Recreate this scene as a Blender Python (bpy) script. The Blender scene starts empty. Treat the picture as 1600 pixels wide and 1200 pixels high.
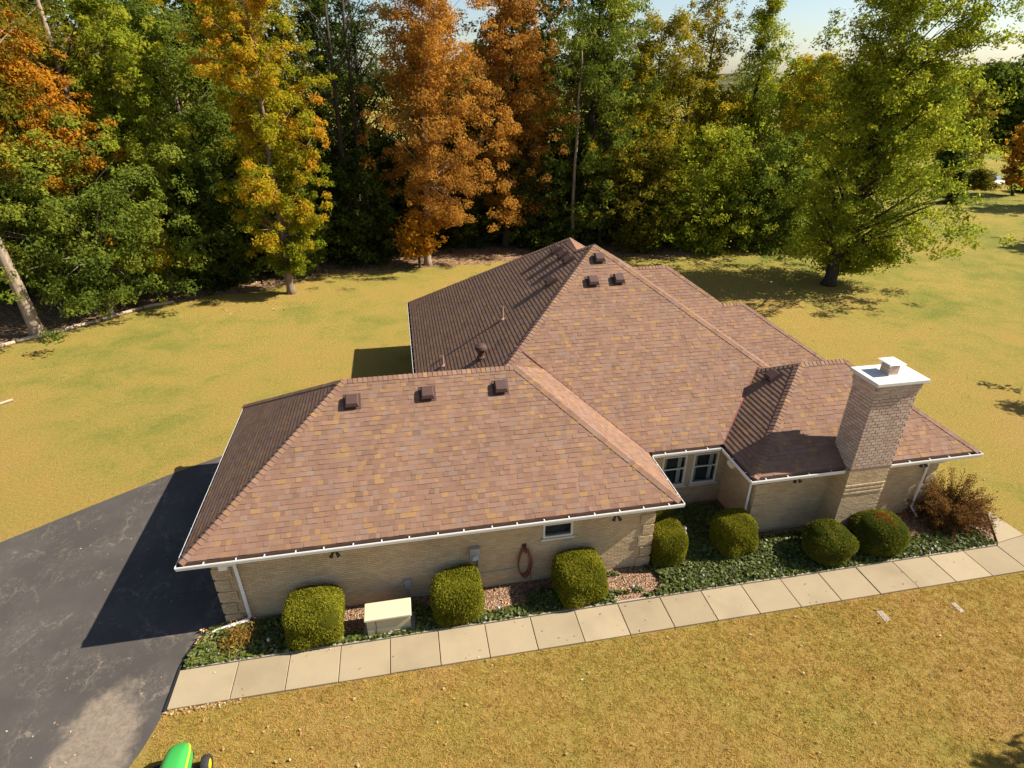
import bpy, math, random
import numpy as np
from mathutils import Vector, Matrix

S = bpy.context.scene
COL = S.collection
R = math.radians

# ------------------------------------------------------------------ camera
cam_d = bpy.data.cameras.new('camera')
cam_d.sensor_width = 36.0
cam_d.lens = 924.0 / 1600.0 * 36.0
cam_d.clip_start = 0.1
cam_d.clip_end = 3000
cam = bpy.data.objects.new('camera', cam_d)
COL.objects.link(cam)
cam.location = (0, 0, 13.0)
cam.rotation_euler = (R(90 - 27.6946), 0, R(-10.5843))
S.camera = cam
S.cycles.max_bounces = 6; S.cycles.diffuse_bounces = 3; S.cycles.glossy_bounces = 2; S.cycles.transmission_bounces = 4; S.cycles.transparent_max_bounces = 4
S.render.resolution_x, S.render.resolution_y = 1024, 768

# ------------------------------------------------------------------ sky, sun, exposure
SUN = Vector((3.07, -0.36, 2.64)).normalized()
elev = math.asin(SUN.z)
azim = math.atan2(SUN.x, SUN.y)
w = bpy.data.worlds.new('World')
S.world = w
w.use_nodes = True
nt = w.node_tree
nt.nodes.clear()
sky = nt.nodes.new('ShaderNodeTexSky')
sky.sky_type = 'NISHITA'
sky.sun_disc = False
sky.sun_elevation = elev
sky.sun_rotation = azim
sky.air_density = 0.9
sky.dust_density = 0.8
sky.ozone_density = 1.0
bg = nt.nodes.new('ShaderNodeBackground')
bg.inputs['Strength'].default_value = 0.07
wo = nt.nodes.new('ShaderNodeOutputWorld')
nt.links.new(sky.outputs[0], bg.inputs[0])
nt.links.new(bg.outputs[0], wo.inputs[0])
sl = bpy.data.lights.new('sun', 'SUN')
sl.energy = 5.0
sl.angle = R(0.53)
sl.color = (1.0, 0.93, 0.81)
so = bpy.data.objects.new('sun', sl)
COL.objects.link(so)
so.location = (60, -5, 50)
so.rotation_euler = SUN.to_track_quat('Z', 'Y').to_euler()
S.view_settings.view_transform = 'Standard'
S.view_settings.look = 'None'
S.view_settings.exposure = 1.08
S.view_settings.gamma = 1.0

# ------------------------------------------------------------------ helpers: objects and meshes
def props(o, label=None, cat=None, group=None, kind=None):
    if label: o['label'] = label
    if cat: o['category'] = cat
    if group: o['group'] = group
    if kind: o['kind'] = kind
    return o

def wloc(o):
    v = Vector((0, 0, 0))
    while o is not None:
        v += o.location
        o = o.parent
    return v

def link(name, mesh, mat=None, parent=None, world=True, loc=None):
    """world=True: the mesh is in world coordinates (parents carry no rotation)."""
    o = bpy.data.objects.new(name, mesh)
    COL.objects.link(o)
    if mat is not None and len(mesh.materials) == 0:
        mesh.materials.append(mat)
    if parent is not None:
        o.parent = parent
        if world: o.location = -wloc(parent)
    if loc is not None: o.location = loc
    return o

def empty(name, loc, label=None, cat=None, group=None, rz=0.0):
    o = bpy.data.objects.new(name, None)
    COL.objects.link(o)
    o.empty_display_size = 0.3
    o.location = loc
    o.rotation_euler = (0, 0, rz)
    return props(o, label, cat, group)

def npmesh(name, V, F, fattr=None, fcol=None, smooth=False):
    """V (n,3), F (m,k) arrays of equal-sized faces; face attributes."""
    V = np.asarray(V, np.float32); F = np.asarray(F, np.int32)
    m = bpy.data.meshes.new(name)
    k = F.shape[1]
    m.vertices.add(len(V)); m.vertices.foreach_set('co', V.ravel())
    m.loops.add(F.size); m.loops.foreach_set('vertex_index', F.ravel())
    m.polygons.add(len(F))
    m.polygons.foreach_set('loop_start', np.arange(0, F.size, k, dtype=np.int32))
    m.polygons.foreach_set('loop_total', np.full(len(F), k, np.int32))
    if fattr:
        for n_, a in fattr.items():
            at = m.attributes.new(n_, 'FLOAT', 'FACE')
            at.data.foreach_set('value', np.asarray(a, np.float32))
    if fcol is not None:
        at = m.attributes.new('Col', 'FLOAT_COLOR', 'FACE')
        c = np.ones((len(F), 4), np.float32); c[:, :3] = np.asarray(fcol, np.float32)
        at.data.foreach_set('color', c.ravel())
    m.update(calc_edges=True)
    if smooth:
        m.polygons.foreach_set('use_smooth', np.ones(len(F), bool))
    return m

class MB:
    """collects faces of any size; optional colour per face"""
    def __init__(s): s.v = []; s.f = []; s.c = []
    def add(s, pts, faces, col=None):
        b = len(s.v)
        s.v += [tuple(p) for p in pts]
        s.f += [tuple(i + b for i in f) for f in faces]
        s.c += [col or (1, 1, 1)] * len(faces)
        return s
    def box(s, x0, x1, y0, y1, z0, z1, col=None):
        p = [(x0,y0,z0),(x1,y0,z0),(x1,y1,z0),(x0,y1,z0),(x0,y0,z1),(x1,y0,z1),(x1,y1,z1),(x0,y1,z1)]
        return s.add(p, [(0,3,2,1),(4,5,6,7),(0,1,5,4),(1,2,6,5),(2,3,7,6),(3,0,4,7)], col)
    def frame(s, O, u, v, n, u0, u1, v0, v1, n0, n1, col=None):
        P = lambda a, b, c: tuple(O + u*a + v*b + n*c)
        p = [P(u0,v0,n0),P(u1,v0,n0),P(u1,v1,n0),P(u0,v1,n0),P(u0,v0,n1),P(u1,v0,n1),P(u1,v1,n1),P(u0,v1,n1)]
        return s.add(p, [(0,3,2,1),(4,5,6,7),(0,1,5,4),(1,2,6,5),(2,3,7,6),(3,0,4,7)], col)
    def tube(s, pts, rad, n=8, cap=True, col=None):
        pts = [Vector(p) for p in pts]
        rad = list(rad) if hasattr(rad, '__len__') else [rad]*len(pts)
        ring = []
        prev = None
        for i, p in enumerate(pts):
            t = (pts[min(i+1, len(pts)-1)] - pts[max(i-1, 0)]).normalized()
            a = prev if prev is not None else (Vector((1,0,0)) if abs(t.x) < .8 else Vector((0,1,0)))
            x = (a - t*a.dot(t)).normalized(); prev = x
            y = t.cross(x)
            ring.append([p + (x*math.cos(2*math.pi*j/n) + y*math.sin(2*math.pi*j/n))*rad[i] for j in range(n)])
        V = [q for r_ in ring for q in r_]
        Fc = [(i*n+j, i*n+(j+1) % n, (i+1)*n+(j+1) % n, (i+1)*n+j) for i in range(len(pts)-1) for j in range(n)]
        if cap: Fc += [tuple(range(n-1, -1, -1)), tuple((len(pts)-1)*n + j for j in range(n))]
        return s.add(V, Fc, col)
    def lathe(s, prof, c=(0,0,0), n=16, col=None):
        V = []; Fc = []
        for r_, z in prof:
            for j in range(n):
                a = 2*math.pi*j/n
                V.append((c[0]+r_*math.cos(a), c[1]+r_*math.sin(a), c[2]+z))
        for i in range(len(prof)-1):
            for j in range(n): Fc.append((i*n+j, i*n+(j+1) % n, (i+1)*n+(j+1) % n, (i+1)*n+j))
        Fc += [tuple(range(n-1,-1,-1)), tuple((len(prof)-1)*n+j for j in range(n))]
        return s.add(V, Fc, col)
    def mesh(s, name, smooth=False):
        m = bpy.data.meshes.new(name)
        m.from_pydata(s.v, [], s.f)
        at = m.attributes.new('Col', 'FLOAT_COLOR', 'FACE')
        at.data.foreach_set('color', np.array([(c[0],c[1],c[2],1) for c in s.c], np.float32).ravel())
        m.update()
        if smooth: m.polygons.foreach_set('use_smooth', np.ones(len(s.f), bool))
        return m

def bevel(o, wd=0.01, seg=2):
    b = o.modifiers.new('bevel', 'BEVEL'); b.width = wd; b.segments = seg; b.limit_method = 'ANGLE'
    return o

# ------------------------------------------------------------------ helpers: materials
class NT:
    def __init__(s, name):
        s.m = bpy.data.materials.new(name); s.m.use_nodes = True
        s.t = s.m.node_tree; s.t.nodes.clear()
        s.out = s.t.nodes.new('ShaderNodeOutputMaterial')
    def n(s, typ, props_=None, **inp):
        nd = s.t.nodes.new('ShaderNode' + typ)
        for k, v in (props_ or {}).items(): setattr(nd, k, v)
        for k, v in inp.items():
            key = int(k[1:]) if k[0] == '_' and k[1:].isdigit() else k.replace('_', ' ')
            s.set(nd.inputs[key], v)
        return nd
    def set(s, sock, v):
        if hasattr(v, 'outputs'): s.t.links.new(v.outputs[0], sock)
        elif isinstance(v, bpy.types.NodeSocket): s.t.links.new(v, sock)
        elif isinstance(v, (tuple, list)) and len(v) == 3 and sock.type == 'RGBA': sock.default_value = (*v, 1)
        else: sock.default_value = v
    def pos(s): return s.n('NewGeometry').outputs['Position']
    def noise(s, scale, detail=4, rough=.55, vec=None, dist=0.0):
        nd = s.n('TexNoise', None, Scale=scale, Detail=detail, Roughness=rough, Distortion=dist)
        s.set(nd.inputs['Vector'], vec if vec is not None else s.pos())
        return nd.outputs['Fac']
    def math(s, op, a, b=0.0, clamp=False):
        nd = s.n('Math', {'operation': op, 'use_clamp': clamp}); s.set(nd.inputs[0], a); s.set(nd.inputs[1], b)
        return nd.outputs[0]
    def mix(s, f, a, b, mode='MIX'):
        nd = s.n('Mix', {'data_type': 'RGBA', 'blend_type': mode})
        s.set(nd.inputs[0], f); s.set(nd.inputs[6], a); s.set(nd.inputs[7], b)
        return nd.outputs[2]
    def ramp(s, f, stops, interp='LINEAR'):
        nd = s.n('ValToRGB'); s.set(nd.inputs[0], f)
        cr = nd.color_ramp; cr.interpolation = interp
        while len(cr.elements) < len(stops): cr.elements.new(.5)
        for e, (p, c) in zip(cr.elements, stops):
            e.position = p; e.color = (*c, 1) if len(c) == 3 else c
        return nd.outputs[0]
    def smooth(s, v, a, b):
        nd = s.n('MapRange', {'interpolation_type': 'SMOOTHSTEP'}); s.set(nd.inputs[0], v)
        nd.inputs[1].default_value = a; nd.inputs[2].default_value = b
        return nd.outputs[0]
    def attr(s, name, out='Color'):
        nd = s.n('Attribute'); nd.attribute_name = name
        return nd.outputs[out]
    def sep(s, vec):
        return s.n('SeparateXYZ', None, Vector=vec).outputs
    def bsdf(s, col, rough=.8, bump=None, bstr=.3, bdist=.01, spec=.3, metal=0.0):
        b = s.n('BsdfPrincipled', None, Roughness=rough, Metallic=metal)
        b.inputs['Specular IOR Level'].default_value = spec
        s.set(b.inputs['Base Color'], col)
        if bump is not None:
            bp = s.n('Bump', None, Strength=bstr, Distance=bdist, Height=bump)
            s.t.links.new(bp.outputs[0], b.inputs['Normal'])
        s.t.links.new(b.outputs[0], s.out.inputs[0])
        return s.m

def plain(name, col, rough=.6, var=.12, scale=3.0, spec=.3, metal=0.0, bump=0.0):
    t = NT(name)
    n = t.noise(scale, 5)
    lo = tuple(c*(1-var) for c in col); hi = tuple(min(1, c*(1+var)) for c in col)
    c = t.mix(n, lo, hi)
    return t.bsdf(c, rough, t.noise(scale*8, 3) if bump else None, bump, .004, spec, metal)

def grass_colour(t):
    P = t.pos()
    big = t.noise(.11, 3, .5, P); mid = t.noise(.55, 4, .6, P, .6); fine = t.noise(5.5, 5, .65, P)
    sp = t.sep(P)
    # the lawn beyond the house and to the far right is the greener one
    g = t.math('ADD', t.math('MULTIPLY', t.smooth(sp[1], 13, 30), .13), t.math('MULTIPLY', t.smooth(sp[0], 18, 50), .13))
    k = t.math('ADD', t.math('ADD', t.math('MULTIPLY', big, .55), t.math('MULTIPLY', mid, .42)), t.math('MULTIPLY', fine, .38))
    k = t.math('SUBTRACT', t.math('ADD', t.math('MULTIPLY', t.math('SUBTRACT', k, .675), 1.6), .675), .17)
    k = t.math('ADD', k, g)
    return t.ramp(k, [(.14, (.285, .168, .068)), (.30, (.355, .230, .076)), (.48, (.332, .225, .060)), (.62, (.31, .230, .056)), (.76, (.24, .208, .046)), (.95, (.155, .168, .032))]), fine

def mat_lawn():
    t = NT('lawn')
    c, fine = grass_colour(t)
    P = t.pos()
    mp = t.n('Mapping', None, Vector=P); mp.inputs['Scale'].default_value = (1.0, 1.0, 1.0)
    f2 = t.noise(11, 7, .82, P); f3 = t.noise(55, 4, .7, P)
    v = t.math('ADD', t.math('MULTIPLY', t.math('SUBTRACT', f2, .5), 2.0), t.math('MULTIPLY', t.math('SUBTRACT', f3, .5), 1.6))
    c = t.mix(1.0, c, t.ramp(t.math('ADD', v, .5), [(0, (.42, .42, .36)), (.5, (1.0, 1.0, 1.0)), (1, (1.45, 1.42, 1.40))]), 'MULTIPLY')  # random mottle; its dark specks also paint tuft shadows into the colour
    return t.bsdf(c, .95, t.math('ADD', f2, f3), .9, .06, .05)

def mat_blade():
    t = NT('grass_blade')
    c, fine = grass_colour(t)
    v = t.attr('v', 'Fac')
    c = t.mix(1.0, c, t.ramp(v, [(0, (.85, .98, .75)), (.5, (1.4, 1.36, 1.3)), (.85, (1.9, 1.8, 1.85)), (1, (2.4, 2.3, 2.6))]), 'MULTIPLY')
    d = t.n('BsdfDiffuse', None, Color=c); tr = t.n('BsdfTranslucent', None, Color=c)
    mx = t.n('MixShader', None, Fac=.42)
    t.t.links.new(d.outputs[0], mx.inputs[1]); t.t.links.new(tr.outputs[0], mx.inputs[2])
    t.t.links.new(mx.outputs[0], t.out.inputs[0])
    return t.m

def mat_leaf(name, stops, trans=.36, gloss=.03):
    t = NT(name)
    v = t.attr('v', 'Fac')
    c = t.ramp(v, stops)
    d = t.n('BsdfDiffuse', None, Color=c, Roughness=.6)
    tr = t.n('BsdfTranslucent', None, Color=t.mix(.5, c, (.42, .36, .04), 'MIX') if False else c)
    mx = t.n('MixShader', None, Fac=trans)
    t.t.links.new(d.outputs[0], mx.inputs[1]); t.t.links.new(tr.outputs[0], mx.inputs[2])
    g = t.n('BsdfGlossy', None, Roughness=.45); g.inputs[0].default_value = (1, 1, 1, 1)
    m2 = t.n('MixShader', None, Fac=gloss)
    t.t.links.new(mx.outputs[0], m2.inputs[1]); t.t.links.new(g.outputs[0], m2.inputs[2])
    t.t.links.new(m2.outputs[0], t.out.inputs[0])
    return t.m

def mat_bark(name, a, b):
    t = NT(name)
    mp = t.n('Mapping', None, Vector=t.n('TexCoord').outputs['Object']); mp.inputs['Scale'].default_value = (9, 9, 1.6)
    n = t.noise(1.0, 6, .7, mp.outputs[0])
    return t.bsdf(t.ramp(n, [(.3, a), (.7, b)]), .95, n, 1.0, .05, .1)

def mat_shingle():
    t = NT('roof_shingle')
    c = t.attr('Col')
    P = t.pos()
    n = t.noise(60, 4, .8, P); n2 = t.noise(1.1, 4, .6, P)
    c = t.mix(1.0, c, t.ramp(n, [(.2, (.70, .70, .70)), (.8, (1.3, 1.3, 1.3))]), 'MULTIPLY')
    c = t.mix(1.0, c, t.ramp(n2, [(.2, (.86, .86, .88)), (.8, (1.10, 1.08, 1.06))]), 'MULTIPLY')
    return t.bsdf(c, .92, n, .5, .006, .15)

def mat_brick(name, tint=(1, 1, 1)):
    t = NT(name)
    c = t.attr('Col')
    P = t.pos()
    n = t.noise(45, 4, .7, P); n2 = t.noise(.9, 5, .6, P)
    c = t.mix(1.0, c, t.ramp(n, [(.2, tuple(.78*x for x in tint)), (.8, tuple(1.2*x for x in tint))]), 'MULTIPLY')
    c = t.mix(1.0, c, t.ramp(n2, [(.25, (.84, .83, .82)), (.75, (1.08, 1.08, 1.06))]), 'MULTIPLY')
    return t.bsdf(c, .9, n, .5, .006, .15)

def mat_asphalt():
    t = NT('asphalt')
    P = t.pos()
    n = t.noise(90, 4, .8, P); n2 = t.noise(.5, 5, .6, P); n3 = t.noise(3.2, 6, .7, P)
    wv = t.n('VectorMath', {'operation': 'ADD'})
    nz = t.n('TexNoise', None, Scale=1.3, Detail=9.0, Roughness=.68); t.set(nz.inputs['Vector'], P)
    sc = t.n('VectorMath', {'operation': 'SCALE'}, _0=nz.outputs['Color']); sc.inputs['Scale'].default_value = .9
    t.set(wv.inputs[0], P); t.set(wv.inputs[1], sc.outputs[0])
    def crack(scale, wdt, sx=1.0):
        mp = t.n('Mapping', None, Vector=wv.outputs[0]); mp.inputs['Scale'].default_value = (sx, .6, 1)
        mp.inputs['Rotation'].default_value = (0, 0, R(-25))
        vo = t.n('TexVoronoi', {'feature': 'DISTANCE_TO_EDGE'}, Scale=scale, Vector=mp.outputs[0])
        return t.math('SUBTRACT', 1.0, t.smooth(vo.outputs['Distance'], 0.0, wdt))
    cr = t.math('MAXIMUM', crack(.75, .022), t.math('MAXIMUM', t.math('MULTIPLY', crack(2.4, .03, 1.5), .8), t.math('MULTIPLY', crack(6.0, .05, 1.8), .6)))
    cr = t.math('MULTIPLY', cr, t.smooth(t.noise(.9, 4, .6, P), .42, .62))
    cr = t.math('MULTIPLY', cr, t.smooth(n3, .36, .58))
    base = t.mix(n, (.031, .027, .024), (.088, .076, .066))
    base = t.mix(t.smooth(n2, .35, .7), base, t.mix(n, (.042, .037, .033), (.115, .10, .088)))
    # pale worn patch by the corner of the walk, with a shape of its own
    sp = t.sep(P)
    dx = t.math('DIVIDE', t.math('SUBTRACT', sp[0], -7.55), .95)
    ycl = t.math('MAXIMUM', t.math('SUBTRACT', sp[1], 9.5), 0.0)
    dy = t.math('DIVIDE', ycl, 1.35)
    rr = t.math('ADD', t.math('SQRT', t.math('ADD', t.math('MULTIPLY', dx, dx), t.math('MULTIPLY', dy, dy))), t.math('MULTIPLY', t.math('SUBTRACT', t.noise(1.5, 5, .65, P), .5), 1.3))
    pm = t.math('SUBTRACT', 1.0, t.smooth(rr, .62, 1.08))
    pm = t.math('MULTIPLY', pm, t.math('ADD', .55, t.math('MULTIPLY', n3, .7)), True)
    base = t.mix(pm, base, t.mix(t.smooth(t.noise(9, 9, .9, P), .38, .60), t.mix(n, (.085, .070, .054), (.20, .16, .12)), t.mix(n, (.18, .142, .102), (.32, .25, .185))))
    base = t.mix(t.math('MULTIPLY', cr, .8), base, (.21, .17, .13))
    return t.bsdf(base, .9, n, .5, .01, .25)

def mat_concrete(name, a, b):
    t = NT(name)
    P = t.pos()
    n = t.noise(2.2, 6, .65, P); n2 = t.noise(70, 4, .8, P); n3 = t.noise(.7, 3, .5, P)
    c = t.mix(n, a, b)
    c = t.mix(1.0, c, t.ramp(n2, [(.2, (.84, .84, .84)), (.8, (1.12, 1.12, 1.12))]), 'MULTIPLY')
    c = t.mix(t.math('MULTIPLY', t.smooth(n3, .45, .75), .40), c, (.20, .155, .10))
    ri = t.n('ObjectInfo').outputs['Random']
    c = t.mix(1.0, c, t.ramp(ri, [(0, (.86, .85, .83)), (1, (1.06, 1.06, 1.06))]), 'MULTIPLY')
    return t.bsdf(c, .9, n2, .35, .005, .2)

def mat_litter(name, cols, scale=14.0):
    t = NT(name)
    P = t.pos()
    vo = t.n('TexVoronoi', None, Scale=scale, Randomness=1.0, Vector=P)
    sv = t.n('SeparateColor', None, Color=vo.outputs['Color'])
    c = t.ramp(sv.outputs[0], cols)
    n = t.noise(1.3, 5, .6, P)
    c = t.mix(1.0, c, t.ramp(n, [(.25, (.65, .62, .6)), (.75, (1.15, 1.12, 1.1))]), 'MULTIPLY')
    return t.bsdf(c, .95, vo.outputs['Distance'], .9, .04, .1)

M = {}
M['lawn'] = mat_lawn(); M['blade'] = mat_blade()
M['shingle'] = mat_shingle()
M['brick'] = mat_brick('tan_brick'); M['asphalt'] = mat_asphalt()
M['mortar'] = plain('mortar', (.46, .37, .245), .95, .12, 6)
M['mortar_chimney'] = plain('chimney_mortar', (.13, .10, .08), .95, .12, 6)
M['concrete'] = mat_concrete('walk_concrete', (.30, .235, .145), (.365, .29, .185))
M['joint'] = plain('walk_joint', (.09, .07, .05), .95)
M['edging'] = mat_concrete('edging_concrete', (.32, .27, .20), (.42, .36, .28))
M['litter'] = mat_litter('leaf_litter', [(0, (.10, .062, .035)), (.35, (.19, .115, .06)), (.7, (.30, .19, .10)), (1, (.40, .27, .16))], 9)
M['mulch'] = mat_litter('bed_mulch', [(0, (.11, .062, .038)), (.4, (.22, .13, .08)), (.8, (.34, .22, .14)), (1, (.46, .33, .22))], 26)
M['white'] = plain('white_enamel', (.80, .78, .74), .35, .05, 2, .5)
M['trim'] = plain('cream_trim', (.66, .61, .50), .5, .05, 2)
M['soffit'] = plain('soffit', (.60, .53, .42), .6, .06, 2)
M['cap_concrete'] = mat_concrete('chimney_cap', (.62, .60, .56), (.74, .72, .67))
M['deck'] = plain('roof_deck', (.17, .095, .065), .95, .2, 8)
M['dark_strip'] = plain('trough_strip', (.045, .033, .024), .95, .3, 14)
M['flash'] = plain('copper_flashing', (.20, .062, .045), .5, .15, 4, .4)
M['vent'] = plain('vent_brown', (.075, .038, .030), .7, .15, 5, .35)
M['vent_dark'] = plain('vent_dark', (.02, .016, .014), .8)
M['pipe'] = plain('vent_pipe', (.26, .16, .12), .6)
M['galv'] = plain('grey_metal', (.34, .34, .33), .45, .1, 4, .5, .3)
M['util'] = plain('cream_utility', (.52, .47, .31), .5, .04, 2, .3)
M['util_dark'] = plain('cream_utility_body', (.42, .365, .24), .55, .06, 2, .3)
M['hose'] = plain('hose_red', (.22, .07, .045), .5, .15, 6)
M['bracket'] = plain('bronze_fixture', (.06, .042, .03), .5)
M['sash'] = plain('window_sash', (.72, .68, .58), .45, .04)
M['inside'] = plain('dark_room', (.09, .085, .08), .9)
M['curtain'] = plain('curtain', (.70, .68, .62), .9)
M['stone'] = mat_concrete('statue_stone', (.30, .25, .21), (.42, .36, .31))
M['timber'] = mat_bark('grey_timber', (.30, .22, .15), (.52, .41, .29))
M['bark'] = mat_bark('tree_bark', (.10, .072, .052), (.30, .225, .165))
M['bark_dark'] = mat_bark('dark_bark', (.028, .022, .018), (.085, .066, .05))
M['bark_light'] = mat_bark('light_bark', (.17, .125, .09), (.40, .31, .225))
M['tgreen'] = plain('tractor_green', (.045, .33, .06), .38, .06, 3, .5)
M['tyellow'] = plain('tractor_yellow', (.80, .62, .02), .35, .05, 3, .5)
M['rubber'] = plain('rubber', (.028, .026, .025), .8, .3, 12)
M['tblack'] = plain('tractor_black', (.018, .018, .02), .45, .2, 5, .4)
M['road'] = plain('far_road', (.52, .48, .42), .9, .1, 1)
M['carpaint'] = plain('car_paint', (.10, .13, .20), .25, .05, 2, .6)
M['lens'] = plain('pale_lens', (.38, .39, .44), .25, .05, 2, .6)

def glass():
    t = NT('window_glass')
    b = t.n('BsdfPrincipled', None, Roughness=.04)
    b.inputs['Base Color'].default_value = (.75, .8, .8, 1)
    b.inputs['Specular IOR Level'].default_value = .6
    b.inputs['Transmission Weight'].default_value = 1.0
    b.inputs['IOR'].default_value = 1.2
    t.t.links.new(b.outputs[0], t.out.inputs[0])
    return t.m
M['glass'] = glass()

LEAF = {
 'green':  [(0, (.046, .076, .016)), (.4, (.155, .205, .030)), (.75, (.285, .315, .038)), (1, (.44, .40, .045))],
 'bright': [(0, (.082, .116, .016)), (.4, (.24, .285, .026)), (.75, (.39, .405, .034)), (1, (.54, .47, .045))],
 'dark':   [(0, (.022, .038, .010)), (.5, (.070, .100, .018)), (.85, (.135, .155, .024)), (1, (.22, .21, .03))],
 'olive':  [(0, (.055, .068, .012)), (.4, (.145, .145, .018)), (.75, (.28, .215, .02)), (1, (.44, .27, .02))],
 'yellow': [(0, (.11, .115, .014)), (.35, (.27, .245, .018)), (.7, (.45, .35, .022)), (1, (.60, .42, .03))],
 'maple':  [(0, (.10, .135, .014)), (.32, (.23, .27, .018)), (.50, (.46, .37, .022)), (.70, (.60, .37, .025)), (.88, (.62, .28, .035)), (1, (.64, .24, .06))],
 'orange': [(0, (.25, .12, .018)), (.35, (.48, .225, .022)), (.7, (.60, .30, .025)), (1, (.62, .22, .07))],
 'rust':   [(0, (.17, .090, .024)), (.3, (.38, .185, .036)), (.65, (.55, .275, .046)), (.9, (.62, .34, .06)), (1, (.66, .42, .09))],
 'red':    [(0, (.14, .03, .015)), (.5, (.36, .07, .025)), (1, (.50, .15, .04))],
 'yew':    [(0, (.045, .050, .007)), (.4, (.185, .185, .016)), (.75, (.31, .29, .026)), (1, (.46, .41, .055))],
 'yewdark':[(0, (.028, .038, .007)), (.4, (.115, .13, .015)), (.75, (.20, .20, .024)), (1, (.33, .30, .05))],
 'ivy':    [(0, (.030, .045, .008)), (.5, (.105, .130, .022)), (.85, (.20, .215, .05)), (1, (.36, .34, .12))],
 'barberry':[(0, (.070, .034, .016)), (.35, (.185, .088, .034)), (.65, (.30, .155, .040)), (.9, (.36, .25, .036)), (1, (.44, .36, .06))],
 'fallen': [(0, (.30, .17, .08)), (.4, (.42, .26, .12)), (.75, (.52, .36, .20)), (1, (.66, .52, .34))],
}
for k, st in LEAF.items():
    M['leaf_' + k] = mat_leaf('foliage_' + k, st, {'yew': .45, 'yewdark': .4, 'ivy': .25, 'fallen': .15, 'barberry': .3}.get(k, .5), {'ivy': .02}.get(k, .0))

# ================================================================== THE SETTING
def sheet(name, pts, z, mat, **kw):
    m = bpy.data.meshes.new(name)
    m.from_pydata([(x, y, z) for x, y in pts], [], [tuple(range(len(pts)))])
    m.update()
    return props(link(name, m, mat), kind='structure', **kw)

def rough_edge(pts, amp, step, seed):
    rg = random.Random(seed); out = []
    for i in range(len(pts)):
        a = Vector(pts[i]); b = Vector(pts[(i+1) % len(pts)]); L = (b-a).length
        n = max(1, int(L/step)); nr = Vector((-(b-a).y, (b-a).x)).normalized() if L else Vector((0, 0))
        for j in range(n):
            p = a.lerp(b, j/n) + nr*rg.uniform(-amp, amp)*(1 if j else .3)
            out.append((p.x, p.y))
    return out

# one lawn sheet out to the horizon
sheet('lawn', [(-900, -300), (1200, -300), (1200, 1500), (-900, 1500)], 0.0, M['lawn'])
sheet('woodland_floor', rough_edge([(-75, 14), (-40, 24), (-21.6, 34.0), (-20.0, 35.4), (-15.9, 39.2), (-9.6, 40.9), (-5.1, 44.0), (3.2, 44.0), (12.7, 45.6), (20.3, 43.0), (30, 45.5), (37, 50), (40, 110), (-75, 115)], .22, 1.0, 3), .006, M['litter'])
sheet('driveway', [(-5.45, 12.3), (-5.8, 12.2), (-6.06, 11.8), (-6.2, 11.4), (-6.27, 11.0), (-6.30, 9.82), (-6.36, 9.5), (-6.47, 9.05), (-6.62, 8.65), (-7.0, 8.0), (-8.2, 6.6), (-10, 4.6), (-14, 1), (-22, -4), (-40, -6), (-40, -1.8), (-13.17, 16.78), (-8.99, 19.68), (-7.4, 20.6), (-5.45, 20.6)], .010, M['asphalt'])
# far road beyond the neighbour's hedge
sheet('far_road', [(40, 97), (57.2, 89.0), (73.7, 81.6), (79.9, 66.6), (96, 52), (130, 36), (131, 39), (98, 55), (83, 69), (76, 84.5), (58.2, 92), (41, 100)], .012, M['road'])

# low far hills closing the horizon
rg = np.random.default_rng(11)
nx, ny = 160, 14
xs = np.linspace(-700, 1150, nx); ysd = np.linspace(0, 1, ny)
V = []
for i, x in enumerate(xs):
    hmax = 14 + 6*math.sin(x*.011) + 4*math.sin(x*.031+1) + 2.5*math.sin(x*.09+2)
    for j, s_ in enumerate(ysd):
        y = 560 + 260*s_ - .12*x
        V.append((x, y, -1 + hmax*math.sin(s_*math.pi*.5) + (1.6*math.sin(x*.7+j)+1.2*math.sin(x*1.7+2*j))*s_))
F = [(i*ny+j, (i+1)*ny+j, (i+1)*ny+j+1, i*ny+j+1) for i in range(nx-1) for j in range(ny-1)]
M['hill'] = mat_litter('far_woods', [(0, (.03, .045, .02)), (.5, (.07, .085, .025)), (.85, (.14, .12, .03)), (1, (.22, .13, .03))], .12)
props(link('hills', npmesh('hills', V, F, smooth=True), M['hill']), kind='structure')

# planting bed between walk and walls
bed_pts = [(-6.22, 10.98), (17.35, 10.98), (17.9, 11.6), (18.35, 12.3), (18.3, 13.2), (17.2, 13.6), (9.9, 14.7), (6.3, 14.7), (6.3, 12.3), (-5.5, 12.3), (-5.85, 12.1), (-6.12, 11.7), (-6.24, 11.3)]
sheet('planting_bed', bed_pts, .016, M['mulch'])

# sidewalk: separate concrete slabs on a dark joint bed
wm = MB(); wm.box(-6.22, 17.25, 9.90, 10.86, -.02, .03)
walk = props(link('sidewalk', wm.mesh('sidewalk'), M['joint']), kind='structure')
JX = [-6.24] + [-4.87 + 1.2325*k for k in range(0, 19)]
rr_ = random.Random(5)
for a, b in zip(JX[:-1], JX[1:]):
    mb = MB(); tl = rr_.uniform(-.006, .006)
    x0, x1 = a + .009, b - .009
    z0 = .062 + tl
    y0, y1 = 9.87, 10.89
    mb.add([(x0,y0,0),(x1,y0,0),(x1,y1,0),(x0,y1,0),(x0,y0,z0),(x1,y0,z0+rr_.uniform(-.004,.004)),(x1,y1,z0),(x0,y1,z0)], [(4,5,6,7),(0,1,5,4),(1,2,6,5),(2,3,7,6),(3,0,4,7)])
    bevel(link('slab', mb.mesh('slab'), M['concrete'], walk), .008, 1)
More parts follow.
